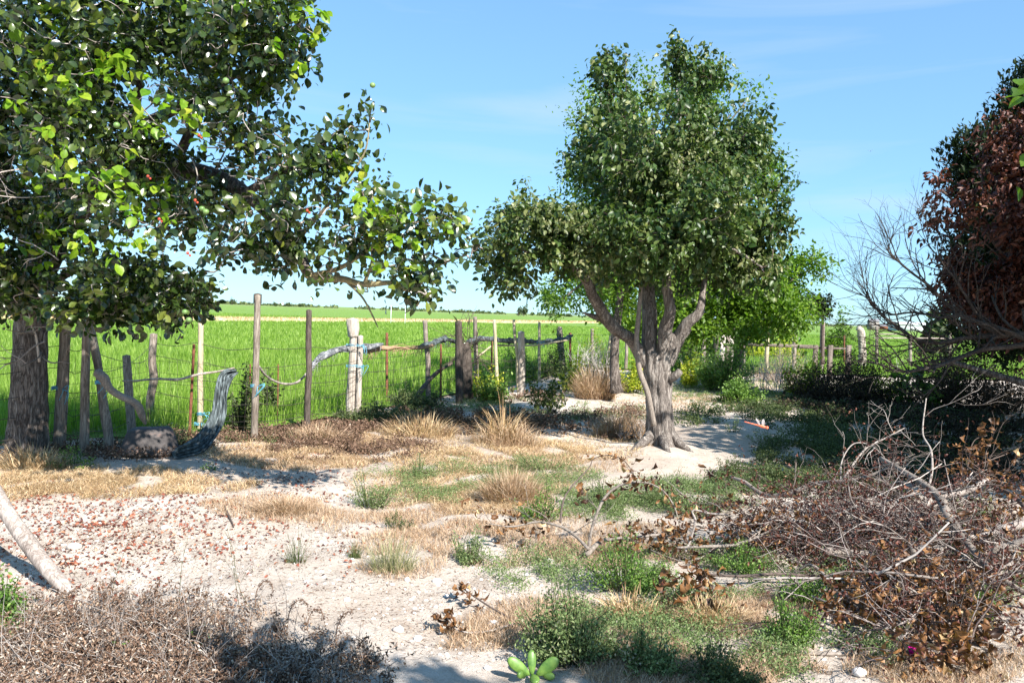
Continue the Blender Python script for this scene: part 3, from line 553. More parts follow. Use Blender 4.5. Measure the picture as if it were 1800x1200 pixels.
bt('ash_tree', 'tall bright green small leaved tree rising directly behind the pear tree', 'tree', at(1085, 652, D1)*np.array([1, 1, 0]),
    [(1083, 690, D1), (1080, 620, D1), (1088, 540, D1), (1100, 440, D1), (1140, 330, D1)], np.array([.10, .085, .075, .06, .04]),
    [(1050, 270, D1, 55, 110, 1.4), (1130, 205, D1, 70, 48, 1.2), (1215, 165, D1, 55, 40, 1), (1285, 200, D1, 45, 50, .9), (1310, 180, D1, 22, 28, .5), (1320, 300, D1, 38, 90, 1.2), (1362, 335, D1, 16, 18, .3), (1150, 350, D1, 130, 120, 1.8), (1030, 520, D1, 70, 26, .9), (985, 528, D1, 36, 16, .5), (1130, 500, D1, 90, 50, 1.2), (1345, 400, D1, 18, 40, .4), (1020, 180, D1, 24, 26, .4, .5), (1125, 128, D1, 16, 14, .3, .5)],
    3000, 11, LEAF_MINI, .088, M_BRIGHT, M_BARK2, tl=.35, jit=.08)
D2_ = 20.5
bt('mulberry_tree', 'low spreading bright green tree in front of the back fence, right of the pear trunk', 'tree', at(1300, 660, D2_)*np.array([1, 1, 0]),
    [(1296, 660, D2_), (1298, 620, D2_), (1300, 570, D2_), (1310, 520, D2_)], np.array([.13, .11, .10, .07]),
    [(1250, 520, D2_-.5, 75, 50, 1.2), (1330, 510, D2_, 85, 55, 1.3), (1400, 500, D2_, 40, 42, .8), (1428, 470, D2_, 22, 18, .5), (1350, 560, D2_-.5, 65, 26, .9), (1220, 570, D2_-.7, 60, 28, .8), (1395, 550, D2_, 35, 26, .6), (1290, 580, D2_-1, 55, 18, .6), (1200, 500, D2_, 60, 60, 1), (1060, 500, D2_, 60, 40, .9), (1130, 560, D2_, 60, 30, .9)],
    3300, 11, LEAF_MINI, .12, M_BRIGHT, M_BARK2, tl=.4, jit=.1, gap=.36)
bt('young_tree', 'small dark round headed young tree on a thin straight trunk by the back fence', 'tree', at(1446, 640, 24)*np.array([1, 1, 0]),
    [(1446, 640, 24), (1446, 590, 24), (1447, 545, 24)], np.array([.05, .045, .03]), [(1443, 540, 24, 14, 16, .3), (1436, 525, 24, 12, 12, .3)], 120, 8, LEAF_MINI, .13, M_CYP, M_DARKTWIG, tl=.2)
# cypress at the right edge
D3_ = 14.0
bt('cypress_tree', 'tall dark green cypress at the right edge behind the dead leaved tree', 'tree', at(1830, 660, D3_)*np.array([1, 1, 0]),
    [(1830, 700, D3_), (1830, 500, D3_), (1840, 250, D3_), (1860, 110, D3_)], np.array([.2, .17, .12, .05]),
    [(1868, 150, D3_, 68, 70, .8), (1850, 240, D3_, 95, 110, 1.1, 1.2), (1805, 350, D3_, 100, 110, 1.2, 1.2), (1720, 290, D3_-.2, 42, 62, .5), (1810, 450, D3_, 125, 120, 1.3, 1.2), (1800, 570, D3_, 120, 70, 1.2), (1890, 370, D3_, 120, 220, 1.3, 1.2), (1800, 175, D3_-.2, 22, 36, .4)],
    11000, 14, leaf_tpl([.2], .4, .1), .105, M_CYP, M_BARK2, tl=.3, gap=.05, droop=-.9, jit=.04)
# dead leaved tree
D4 = 10.0
t5 = bt('dead_leaved_tree', 'tree with shrivelled red brown leaves in front of the cypress at the right edge', 'tree', at(1835, 735, D4)*np.array([1, 1, 0]),
    [(1835, 735, D4), (1825, 650, D4), (1800, 560, D4), (1780, 450, D4), (1775, 350, D4)], np.array([.07, .06, .05, .035, .02]),
    [(1750, 400, D4, 80, 110, .8), (1770, 300, D4, 60, 55, .6), (1710, 480, D4, 45, 50, .5), (1740, 520, D4, 60, 45, .6), (1830, 420, D4, 70, 150, .8), (1720, 300, D4, 35, 35, .4, .7), (1682, 380, D4, 24, 26, .3), (1648, 385, D4, 10, 10, .1, .6), (1655, 335, D4, 12, 26, .15, .5), (1790, 560, D4, 60, 60, .6), (1715, 240, D4, 12, 20, .2, .4), (1780, 225, D4, 25, 25, .3, .5)],
    1700, 9, LEAF_DRYS, .082, M_DEADRED, M_DARKTWIG, tl=.26, gap=.5, droop=.6, jit=.04)

DB = 8.8
base = at(1830, 725, DB)*np.array([1, 1, 0]); t6 = thing('bare_tree', 'leafless grey tree whose forked boughs spread left from the right edge', 'dead tree', base)
mt = MB(); tips = []
bare = [([(1840, 740, DB), (1835, 660, DB), (1815, 600, DB), (1760, 590, DB), (1690, 592, DB), (1640, 600, DB-.1), (1590, 580, DB-.1), (1550, 560, DB-.1), (1520, 520, DB-.1), (1492, 508, DB-.1)], [.10, .08, .06, .045, .035, .028, .02, .014, .008, .004]),
        ([(1815, 600, DB), (1740, 575, DB), (1680, 545, DB), (1630, 500, DB), (1590, 470, DB), (1565, 440, DB), (1570, 395, DB)], [.05, .035, .026, .02, .014, .01, .004]),
        ([(1800, 605, DB), (1720, 620, DB-.1), (1640, 640, DB-.3), (1600, 655, DB-.4), (1570, 652, DB-.45), (1548, 640, DB-.5)], [.045, .035, .028, .022, .014, .006]),
        ([(1760, 590, DB), (1700, 560, DB), (1650, 560, DB), (1600, 552, DB), (1560, 545, DB), (1530, 530, DB), (1515, 495, DB), (1510, 460, DB)], [.035, .025, .02, .015, .011, .008, .005, .003]),
        ([(1740, 575, DB), (1700, 520, DB), (1660, 480, DB), (1640, 430, DB), (1628, 395, DB)], [.03, .02, .014, .008, .004]),
        ([(1690, 592, DB), (1650, 615, DB), (1600, 612, DB), (1545, 608, DB), (1515, 612, DB)], [.022, .016, .011, .007, .003])]
for l, r_ in bare:
    P = tube(mt, pathpx(l), np.array(r_)*.72, len(l)*5, 10, .06, .08, seed=len(l), wob=.03)
    for i in range(len(P)//5, len(P)):
        dd = unit(P[min(i+1, len(P)-1)]-P[i-1]); rr = np.interp(i/len(P), np.linspace(0, 1, len(r_)), r_)
        grow(mt, P[i], unit(dd+rng.normal(size=3)*np.array([.5, .4, .6])+np.array([0, 0, .25])), rng.uniform(.22, .6), rr*.35+.001, 2, .4, .08, kids=(1, 3), wig=.16)
mt.build('trunk', M_BARKG, t6)

# fig tree beyond the right edge of the view: its leaves show at the edge, its shade falls across the right of the yard
fb = np.array([7.0, 7.0, 0]); t7 = thing('fig_tree', 'broad leaved green fig tree whose big lobed leaves show at the upper right edge', 'tree', fb)
mt = MB(); tube(mt, [fb, fb+[.1, .1, .9], fb+[0, .2, 1.8], fb+[-.3, .3, 3]], [.2, .16, .14, .08], 24, 20, .1, .1, .3)
for q in ((-1.4, .6, 3.4), (1.5, .3, 3.5), (.3, 1.6, 3.6), (.2, -1.3, 3.4), (-.8, 1.7, 2.6), (-2.1, 2.2, 1.3)): tube(mt, [fb+[0, .2, 1.5], fb+np.array(q)*[.5, .5, .8], fb+np.array(q)], [.1, .06, .02], 12, 10, .05, .1)
tube(mt, [fb+[0, .2, 2.2], at(1860, 230, 7.1), at(1822, 150, 7)], [.05, .02, .008], 14, 8, .05, .1); tube(mt, [at(1870, 300, 7.1), at(1830, 375, 7.4)], [.02, .008], 6, 6); mt.build('trunk', M_BARK2, t7); ml = MB(); PP = []; DD = []
for (cx, cy, cz, rx, ry, rz, n_) in ((7, 7, 3.6, 1.9, 1.9, 1.3, 520), (5.9, 8.1, 3.3, 1.2, 1.4, 1.1, 260), (8.3, 8.3, 3.3, 1.7, 1.7, 1.4, 340), (7.4, 5.6, 3.7, 1.3, 1.2, 1, 220), (7.4, 9.6, 3.0, 1.4, 1.3, 1.5, 240), (9.6, 9.5, 3.0, 1.8, 1.8, 1.7, 320)):
    dr = unit(rng.normal(size=(n_, 3))); rr = rng.uniform(0, 1, (n_, 1))**.5; PP.append(np.array([cx, cy, cz])+dr*rr*[rx, ry, rz]); DD.append(dr)
PP = np.concatenate(PP); DD = np.concatenate(DD); kk = PP[:, 0] > .70*PP[:, 1]+.16; PP, DD = PP[kk], DD[kk]
for q_ in ((1828, 135, 7), (1834, 170, 7), (1840, 240, 7.2), (1836, 370, 7.4)): PP = np.vstack([PP, at(*q_)]); DD = np.vstack([DD, [-1, 0, .2]])
foliage(ml, PP, DD, 6, .25, LEAF_FIG, .15, .6, .3, 1, .08, c=np.clip(rng.normal(.35, .2, (1900, 6)), 0, 1)); ml.build('foliage', M_BRIGHT, t7)

fb = np.array([11.2, 10.6, 0]); t9 = thing('offscreen_shade_tree', 'dense dark evergreen added unseen beyond the right edge to shade the back thickets', 'tree', fb)  # out-of-view tree added to throw more shade on the right side
mt = MB(); tube(mt, [fb, fb+[.1, .1, 1.2], fb+[0, .2, 3.2]], [.3, .24, .12], 24, 20, .1, .1, .3); mt.build('trunk', M_BARK2, t9)
ml = MB(); dr = unit(rng.normal(size=(2000, 3))); rr = rng.uniform(0, 1, (2000, 1))**.45; foliage(ml, fb+[0, 0, 3.4]+dr*rr*[2.7, 2.9, 2.8], dr, 8, .3, LEAF_OVAL, .17, .6, .2, 1.2, .08); ml.build('foliage', M_DARKLEAF, t9)
# unseen tree added behind the viewer, crowns placed to shade the bottom edge
fb = np.array([3.4, -1.6, 0]); t8 = thing('unseen_shade_tree', 'unseen leafy tree added behind the viewer to shade the near plants', 'tree', fb)
mt = MB(); tube(mt, [fb, fb+[0, .2, 1.5], fb+[-.2, .4, 3]], [.18, .14, .1], 16, 14, .1, .1, .3)
ml = MB(); k_ = 1/math.tan(SUN_EL); hs = np.array([math.sin(SUN_AZ), -math.cos(SUN_AZ)])*k_
def shade(px, py, z, rx, ry, rz, n_):
    g_ = G(px, py); c = np.array([g_[0]+hs[0]*z, g_[1]+hs[1]*z, z]); dr = unit(rng.normal(size=(n_, 3))); rr = rng.uniform(0, 1, (n_, 1))**.6
    foliage(ml, c+dr*rr*[rx, ry, rz], dr, 7, .16, LEAF_BIG, .1, .6, .3, 1, .04); tube(mt, [fb+[-.2, .4, 2.8], (fb+[-.2, .4, 3.2]+c)/2+[0, 0, .2], c], [.06, .04, .02], 10, 8)
shade(520, 1195, 3.2, .38, .25, .3, 90); shade(1180, 1210, 3.2, .5, .25, .35, 110); shade(840, 1240, 3.3, .3, .15, .3, 50)
mt.build('trunk', M_BARK2, t8); ml.build('foliage', M_BRIGHT, t8)

# ------------------------------------------------------------------ fences
def gpost(px, py): p = G(px, py); return p
fence = thing('wire_fence', 'rickety wire fence of mismatched wooden posts in front of the rice field', 'fence', G(447, 770))
posts = [  # base px,py / top px,py / radius px / material / extra
 (103, 795, 117, 548, 10, M_POST), (148, 800, 152, 555, 7.5, M_POST), (233, 775, 222, 625, 7.5, M_POST), (262, 752, 270, 587, 7, M_POST),
 (352, 760, 353, 565, 5, M_BAMBOO), (447, 772, 453, 519, 6, M_POST), (540, 757, 543, 545, 5.5, M_POSTD), (629, 738, 634, 590, 5, M_POSTW), (754, 705, 747, 563, 4.5, M_POST), (808, 706, 806, 565, 7, M_POSTD),
 (838, 690, 835, 557, 4, M_POST), (875, 697, 869, 562, 3.2, M_BAMBOO), (912, 690, 903, 562, 2.8, M_BAMBOO), (917, 690, 916, 583, 6.5, M_POSTW),
 (948, 672, 948, 567, 2.6, M_BAMBOO), (990, 655, 983, 575, 5.5, M_POST), (1040, 650, 1041, 578, 3, M_POST), (1065, 655, 1076, 580, 4, M_BAMBOO), (1100, 650, 1102, 590, 3, M_POST), (1235, 655, 1237, 585, 4, M_POST)]
PB = []; PT = []
for i, (bx, by, tx, ty, w, mat) in enumerate(posts):
    b = gpost(bx, by); s = b[1]/F; tp = at(tx, ty, b[1]+rng.uniform(-.05, .05)); PB.append(b); PT.append(tp)
    m = MB(); mid = (b+tp)/2+rng.normal(size=3)*[.012, .01, 0]
    tube(m, [b-[0, 0, .1], b*.7+tp*.3, mid, b*.3+tp*.7, tp], [w*s*1.05, w*s, w*s*.97, w*s*.93, w*s*.9], 30, 14, .10, .05, seed=i)
    m.build('post', mat, fence)
# short forked leaning post and the log held in its tie
b = G(196, 797); m = MB(); s = b[1]/F; tube(m, np.vstack([b-[0, 0, .1], pathpx([(190, 760, b[1]), (180, 700, b[1]), (172, 640, b[1]), (162, 590, b[1]), (158, 560, b[1])])]), [.05, .048, .045, .042, .04, .035], 36, 14, .1, .08, seed=55)
m.build('post', M_POST, fence)
# thick post with swollen weathered head
b = G(617, 737); s = b[1]/F; m = MB(); tube(m, np.vstack([b-[0, 0, .1], pathpx([(617, 700, b[1]), (620, 650, b[1]), (622, 600, b[1]), (621, 588, b[1])])]), np.array([9, 8.5, 8, 7.5, 7.5])*s, 30, 16, .12, .03, seed=56)
po = m.build('post', M_POSTW, fence); m = MB(); tube(m, pathpx([(621, 592, b[1]), (621, 580, b[1]), (620, 570, b[1]), (620, 561, b[1])]), np.array([9, 10.8, 11.2, 10.6])*s, 14, 18, .22, .12, seed=57); m.build('post_head', M_POSTW, fence)
# black cap on the tall post
m = MB(); tube(m, pathpx([(452.6, 533, PB[5][1]), (453, 517, PB[5][1])]), 7*PB[5][1]/F, 4, 14); m.build('post_cap', M_POSTD, fence)
for (bx, by, tx, ty, w) in ((332, 778, 341, 605, 2.6), (680, 712, 680, 585, 2.4), (775, 705, 775, 605, 1.8), (863, 695, 865, 600, 1.6), (1003, 655, 1002, 585, 2.2), (437, 760, 440, 640, 1.2), (488, 745, 489, 640, 1.2)):
    b = G(bx, by); s = b[1]/F; m = MB(); tube(m, [b-[0, 0, .05], at(tx, ty, b[1])], w*s, 12, 8, 0, .12); m.build('iron_rod', M_RUST, fence)
# strand wires between posts, and a welded mesh
def lerp(a, b, t): return a*(1-t)+b*t
Z = lambda i, f: lerp(PB[i], PT[i], f)
order = [0, 1, 2, 3, 4, 5, 6, 7, 8, 9, 10, 12, 14, 15, 17]
left = G(-260, 850)
for f in (.78, .62, .46, .3, .16):
    m = MB(); prev = left+[0, 0, f*1.4]
    for i in order:
        L_ = np.linalg.norm(PT[i]-PB[i]); cur = PB[i]+unit((PT[i]-PB[i])[None])[0]*min(L_*.9, f*1.45)
        mid = (prev+cur)/2-[0, 0, rng.uniform(.0, .06)]; tube(m, [prev, (prev*3+mid)/4+[0, 0, rng.uniform(-.02, .02)], mid, (mid+cur*3)/4+[0, 0, rng.uniform(-.02, .02)], cur], .0035, 9, 4); prev = cur
    m.build('wire', M_WIRE, fence)
m = MB()
for a, b_, dx in ((5, 7, .13), (7, 9, .12), (9, 12, .14), (12, 15, .2), (0, 3, .16), (3, 5, .16)):
    A, B = PB[a], PB[b_]; n_ = int(np.linalg.norm(A-B)/dx)
    for k in range(n_+1):
        p = lerp(A, B, k/max(n_, 1)); p = p.copy(); q = p+np.array([rng.uniform(-.06, .06), 0, rng.uniform(.7, 1.0)]); tube(m, [p, (p+q)/2+rng.normal(size=3)*.015, q], .0022, 5, 3)
    for k in range(1, 7):
        z = k*.14; tube(m, [A+[0, 0, z], (A+B)/2+[0, 0, z+rng.uniform(-.05, .02)], B+[0, 0, z]], .0022, 9, 3)
m.build('wire_mesh', M_WIRE, fence)
# blue twine knots
def wrap(px, py, d, r, mat=M_TWINE, turns=3, tail=True, seed=0):
    m = MB(); c = at(px, py, d); a = np.linspace(0, turns*2*math.pi, turns*10); P = np.stack([c[0]+r*np.cos(a), c[1]+r*np.sin(a), c[2]+np.linspace(-.02, .02, len(a))+.008*np.sin(a*3)], -1)
    tube(m, P, .0045, len(P), 5)
    if tail:
        for k in range(3): tube(m, [c+[r, -r, 0], c+[r+.05+rng.uniform(-.05, .05), -r-.03, .0+rng.uniform(-.04, .04)], c+[r+rng.uniform(-.08, .09), -r, -.1-rng.uniform(0, .06)]], .004, 7, 4)
    m.build('twine_tie', mat, fence)
wrap(104, 682, PB[0][1], .075); wrap(178, 672, 8.35, .06); wrap(353, 727, PB[4][1], .045); wrap(348, 745, PB[4][1], .05); wrap(448, 678, PB[5][1], .05); wrap(624, 607, PB[7][1], .13, turns=2); wrap(624, 643, PB[7][1], .13, turns=2); wrap(948, 602, PB[14][1], .06, turns=2)
# rails, sticks and rolled netting lying along the fence
def thing_tube(name, label, cat, l, r, mat, n=None, sides=10, bark=.05, knob=.1, wob=0, seed=1, parent=None):
    m = MB(); tube(m, pathpx(l), r, n or len(l)*7, sides, bark, knob, seed=seed, wob=wob); o = m.build(name, mat)
    return tag(o, label, cat)
thing_tube('bent_branch', 'twisted bare branch tied to a leaning post, drooping over the black tub', 'branch', [(172, 655, 8.25), (182, 665, 8.2), (192, 682, 8.2), (212, 696, 8.2), (232, 705, 8.2), (243, 715, 8.25), (250, 732, 8.3), (256, 745, 8.35)], [.05, .055, .035, .032, .036, .045, .04, .012], M_BRANCH, bark=.15)
thing_tube('pole_rail', 'thin pale crooked stick lying as a rail between the rusty rod and the hanging net', 'stick', [(215, 669, 8.7), (262, 668, 8.9), (310, 665, 9.0), (345, 660, 9.1), (380, 653, 9.2), (412, 646, 9.3)], [.008, .012, .015, .014, .012, .008], M_DRIFT, wob=.008)
thing_tube('sagging_rope', 'twisted rope sagging in a loop between the tall capped post and the dark post', 'rope', [(455, 644, 9.9), (470, 662, 10.1), (492, 673, 10.3), (515, 674, 10.5), (530, 666, 10.7), (542, 652, 10.8)], .014, M_GREYTWIG, knob=.2)
# shade net draped from rail to ground
base = G(352, 800); nt_ = MB(); cl = pathpx([(418, 652, 9.35), (398, 662, 9.2), (390, 690, 9.05), (385, 720, 8.95), (372, 752, 8.8), (348, 782, 8.5), (318, 797, 8.25), (303, 800, 8.2)]); P, _ = smooth_path(cl, np.ones(8), 60)
wd, _ = smooth_path(np.array([[.02, 0, 0], [.09, 0, 0], [.075, 0, 0], [.08, 0, 0], [.085, 0, 0], [.10, 0, 0], [.09, 0, 0], [.03, 0, 0]]), np.ones(8), 60); nw = 25
U = np.linspace(-1, 1, nw); T_ = unit(np.gradient(P, axis=0)); side = unit(np.cross(T_, [0, 1., .15])); nr = np.cross(side, T_)
S_ = np.linspace(0, 1, 60)[:, None]
V = P[:, None]+side[:, None]*(wd[:, 0][:, None]*U[None]*(1+.12*np.sin(9*S_+3*U)))[..., None]+nr[:, None]*(.024*np.sin(U[None]*17+2.2*np.sin(S_*8))+.016*np.sin(U[None]*7+S_*14+1)+.05*np.cos(U[None]*1.5)*np.sign(1))[..., None]
V[..., 2] = np.maximum(V[..., 2], gz(V[..., 0], V[..., 1])+.012)
i = np.arange(59)[:, None]*nw; j = np.arange(nw-1)[None]; nt_.add(V.reshape(-1, 3), np.stack([i+j, i+j+1, i+nw+j+1, i+nw+j], -1).reshape(-1, 4))
o = nt_.build('shade_net', M_NET); so_ = o.modifiers.new('s', 'SOLIDIFY'); so_.thickness = .006; tag(o, 'dark grey shade net hanging from the fence and trailing onto the ground', 'shade net')
# rolled nets along the top wire
def roll(name, label, l, r, mat, fray=0, seed=3):
    m = MB(); P = tube(m, pathpx(l), np.asarray(r)*.8, len(l)*16, 16, .6, .4, seed=seed, wob=.012)
    for k in range(7): tube(m, pathpx(l)+rng.normal(size=(len(l), 3))*.018, .004, len(l)*8, 4, wob=.02, seed=k)
    for k in range(fray):
        i = int(rng.integers(len(P))); q = P[i]; tube(m, [q, q+[rng.uniform(-.02, .05), rng.uniform(-.05, .02), -.05], q+[rng.uniform(-.05, .05), -.03, -rng.uniform(.07, .17)]], .003, 5, 3)
    tag(m.build(name, mat), label, 'rolled netting')
roll('rolled_netting', 'grey bleached netting roll arching from the dark post to the thick bleached post', [(545, 652, 10.9), (553, 638, 11), (572, 624, 11.3), (592, 617, 11.5), (617, 610, 11.8), (645, 609, 12), (672, 605, 12.3)], np.array([.02, .035, .06, .05, .055, .05, .03]), M_NETG, 30)
roll('rolled_netting', 'straw like frayed bundle on the top wire right of the thick bleached post', [(640, 618, 12), (665, 612, 12.4), (700, 612, 12.9), (735, 611, 13.6), (760, 607, 14.2)], np.array([.03, .05, .02, .02, .02]), M_STRAWR, 60)
roll('rolled_netting', 'dark bundled netting draped on the wire beside the two dark posts', [(725, 612, 13.6), (750, 607, 14.2), (770, 600, 14.8), (785, 595, 15.2), (803, 602, 15.6)], np.array([.02, .06, .05, .06, .04]), M_NET, 50)
roll('rolled_netting', 'long grey netting roll on the wire behind the thin bamboo posts', [(822, 600, 16), (845, 594, 16.3), (880, 598, 17), (915, 600, 18), (950, 600, 20), (985, 597, 21.5), (1005, 590, 22.5)], np.array([.05, .06, .05, .07, .05, .08, .04]), M_NET, 60)
thing_tube('horizontal_pole', 'pale bamboo pole tied level across the thin posts', 'pole', [(872, 607, 17), (930, 607, 18), (965, 603, 19), (1000, 597, 21)], .02, M_BAMBOO)
thing_tube('diagonal_brace', 'dark branch propped diagonally against the fence left of the dark posts', 'branch', [(722, 715, 14), (745, 680, 14.2), (768, 655, 14.6), (795, 638, 15.2)], [.05, .045, .035, .02], M_DARKTWIG)
thing_tube('split_cane', 'short pale split cane slanting between two bamboo posts', 'cane', [(840, 627, 16.5), (852, 617, 16.6), (866, 606, 16.9)], .018, M_BAMBOO)
# bark slab stump beside dark post
m = MB(); b = G(820, 700); tube(m, np.vstack([b-[0, 0, .1], pathpx([(819, 660, b[1]), (820, 625, b[1]), (818, 603, b[1])])]), [.13, .11, .09, .06], 26, 18, .35, .1, seed=9)
o = m.build('bark_log', M_POSTD); tag(o, 'dark rough barked log standing upright against the fence beside the dark post', 'log')
# twiggy bundle there
m = MB()
for k in range(42): grow(m, at(822+rng.uniform(-8, 8), rng.uniform(590, 650), 15.4), unit(np.array([rng.normal()*.8, -.3, rng.uniform(-1, .9)])), rng.uniform(.25, .6), .008, 1, .5, 0)
tag(m.build('twig_bundle', M_DARKTWIG), 'tangle of dark dead twigs caught on the fence at the dark post', 'twigs')

# back fence
bf = thing('board_fence', 'back fence of thin posts, low boards and white planks behind the thickets', 'fence', G(1347, 655))
for (bx, by, tx, ty, w, mat) in ((1258, 652, 1259, 575, 5, M_POSTD), (1347, 655, 1349, 572, 3.6, M_BAMBOO), (1396, 656, 1397, 570, 3.4, M_POST), (1444, 657, 1446, 566, 4, M_POST), (1541, 655, 1541, 574, 2.6, M_POST), (1484, 650, 1484, 590, 1.4, M_RUST), (1308, 652, 1308, 585, 2, M_POST), (1600, 655, 1600, 590, 3, M_POST), (1668, 655, 1670, 585, 3, M_POST)):
    b = G(bx, by); m = MB(); tube(m, [b, at(tx, ty, b[1])], w*b[1]/F, 14, 12, .1, .05, seed=int(bx)); m.build('post', mat, bf)
b = G(1514, 655); m = MB(); tube(m, np.vstack([b, pathpx([(1516, 625, b[1]), (1515, 600, b[1]), (1513, 582, b[1]), (1508, 576, b[1])])]), np.array([7, 6.5, 6, 6, 5])*b[1]/F, 24, 14, .2, .1, seed=5); m.build('post', M_POSTW, bf)
for k, (bx, ty, w, mat) in enumerate(((1271, 580, 9, M_PLANK), (1280, 585, 7, M_PLANKD), (1288, 587, 8, M_PLANK), (1296, 585, 9, M_PLANK))):
    dd = 23.6; b0 = at(bx, 640, dd); tp = at(bx, ty, dd); m = MB(); hgt = tp[2]; box(m, [tp[0], dd+.01*k, hgt/2], [w*dd/F*.95, .03, hgt], tilt=rng.uniform(-.02, .02)); m.build('plank', mat, bf)
for (x0, y0, x1, y1, w) in ((1306, 604, 1432, 610, 7), (1400, 609, 1492, 614, 5)):
    A = at(x0, y0, 23.9); B = at(x1, y1, 24.2 if x1 < 1450 else 24.3); m = MB(); c = (A+B)/2; L_ = np.linalg.norm(B-A); box(m, c, [L_, .04, w*.8*24/F], math.atan2(B[1]-A[1], B[0]-A[0])); m.build('board', M_PLANKD, bf)
for bx in (1432, 1458, 1490):
    A = at(bx, 612, 24.15); m = MB(); box(m, [A[0], A[1]-.08, A[2]/2+.05], [.13, .08, A[2]+.1]); m.build('board_post', M_PLANKD, bf)
for z in (.6, .95, 1.25):
    m = MB(); tube(m, [G(1258, 655)+[0, .1, z], G(1396, 656)+[0, .1, z-.03], G(1541, 655)+[0, .1, z], G(1700, 655)+[0, .1, z]], .004, 20, 4); m.build('wire', M_WIRE, bf)
for a in ([(1536, 594, 25), (1620, 594, 25), (1700, 596, 25)], [(1545, 587, 25), (1600, 587, 25)]): m = MB(); tube(m, pathpx(a), .02, 10, 6); m.build('rail', M_DRIFT, bf)

# ------------------------------------------------------------------ objects on the ground
# upturned tub
c = G(243, 808); c[1] += .25; m = MB(); prof = [(.305, .0), (.31, .012), (.30, .03), (.285, .04), (.245, .17), (.215, .235), (.19, .252), (.1, .262), (.0, .255)]
ns = 40; th = np.arange(ns)/ns*2*math.pi; V = []
for r_, z in prof: V.append(np.stack([r_*np.cos(th)*(1+.03*np.sin(2*th+1)), r_*np.sin(th)*.9, z+.012*np.sin(3*th)*r_/.3+r_*.05*np.cos(th)+.02], -1))
V = np.array(V); k = len(prof); i = np.arange(k-1)[:, None]*ns; j = np.arange(ns)[None]
m.add(V.reshape(-1, 3)+c*[1, 1, 1], np.stack([i+j, i+(j+1) % ns, i+ns+(j+1) % ns, i+ns+j], -1).reshape(-1, 4)); o = m.build('upturned_tub', M_TUB); tag(o, 'worn black rubber tub lying upside down below the fence', 'tub')
# leaning pole at lower left
m = MB(); b = G(126, 1048); tube(m, np.vstack([pathpx([(-120, 720, b[1]+.75), (-60, 790, b[1]+.55), (-12, 862, b[1]+.4), (20, 912, b[1]+.28), (60, 968, b[1]+.15), (95, 1012, b[1]+.05)]), b+[0, 0, .0]]), np.array([.06, .052, .05, .046, .047, .044, .04])*.93, 60, 22, .06, .07, seed=8)
tag(m.build('leaning_log', M_DRIFT), 'thick bleached pole slanting down into dry weeds at the lower left edge', 'pole')
# magenta pompon
c = G(1603, 1162)+[0, 0, .06]; m = MB(); sphere(m, c, .022, 8); nP = 500; dr = unit(rng.normal(size=(nP, 3))); leaves(m, LEAF_NARROW, c+dr*.016, dr+rng.normal(size=(nP, 3))*.3, rng.normal(size=(nP, 3)), .013, rng.uniform(size=nP), 2.2)
tag(m.build('pompon', M_PINK), 'small fluffy magenta ball lying among the cut branches', 'ball')
# prickly pear
c = G(935, 1190); t = thing('prickly_pear', 'young prickly pear with smooth bright green pads at the bottom centre', 'cactus', c)
def pad(m, p, d, L_, w, nrm):
    d = unit(np.array(d, float)[None])[0]; nrm = np.array(nrm, float); nrm = unit((nrm-d*np.dot(nrm, d))[None])[0]; s_ = np.cross(nrm, d); a = np.arange(20)/20*2*math.pi
    X = (1-np.cos(a))/2; Yc = np.sin(a)*(.55+.45*X); pr = []
    for zz, sc in ((-.5, .82), (-.25, .96), (0, 1), (.25, .96), (.5, .82)): pr.append(p+d*((X-.5)*sc+.5)[:, None]*L_+s_*(Yc*w*sc)[:, None]+nrm*zz*.018)
    V = np.concatenate(pr); i = np.arange(4)[:, None]*20; j = np.arange(20)[None]; q = np.stack([i+j, i+(j+1) % 20, i+20+(j+1) % 20, i+20+j], -1).reshape(-1, 4)
    V = np.vstack([V, p+d*L_*.5-nrm*.011, p+d*L_*.5+nrm*.011]); m.add(V, q, [[100, (k+1) % 20, k] for k in range(20)]+[[101, 80+k, 80+(k+1) % 20] for k in range(20)])
for (dx, dz, d, L_, w) in ((-.01, .0, (-.9, -.1, .7), .13, .033), (.02, .0, (.75, -.1, .7), .13, .036), (0, 0, (-.05, .3, 1), .11, .026), (.0, -.0, (.15, -.9, .12), .10, .028), (-.03, 0, (-.4, -.6, .3), .07, .022), (.05, 0, (.9, -.5, .2), .06, .022)):
    m = MB(); pad(m, c+[dx, 0, .02], d, L_, w, (.1, -1, .3)); m.build('pad', M_CACT, t)

# dragonflies in flight
def dragonfly(c, s, body, label, head=(1, 0, 0)):
    t = thing('dragonfly', label, 'insect', c); m = MB(); h = unit(np.array([head], float))[0]; sdv = unit(np.cross(h, [0, 0, 1.])[None])[0]; c = np.array(c)
    tube(m, [c-h*s*.62, c-h*s*.3, c-h*s*.05, c+h*s*.05, c+h*s*.16, c+h*s*.22], np.array([.014, .022, .03, .062, .055, .03])*s, 24, 10); sphere(m, c+h*s*.27, s*.06, 6); m.build('body', body, t)
    for sg in (-1, 1):
        for off, l in ((.1, .5), (.0, .47)):
            w = MB(); d = unit((sdv*sg+np.array([0, 0, .55])-h*(.35 if off == 0 else -.1))[None]); leaves(w, leaf_tpl([.07, .1, .11, .09], .05, .02), (c+h*s*off)[None], d, np.array([[0, 0, 1.]])+h*.2, s*l*1.1, np.array([.5])); w.build('wing', M_WING, t)
dragonfly(at(1336, 748, 1.35), .043, M_INSR, 'orange red dragonfly in flight over the shaded herbs right of the pear tree', (.95, -.25, -.2))
dragonfly(at(1530, 266, 5.2), .04, M_INSD, 'larger dark insect flying in the open sky right of the trees', (.4, .8, .2))
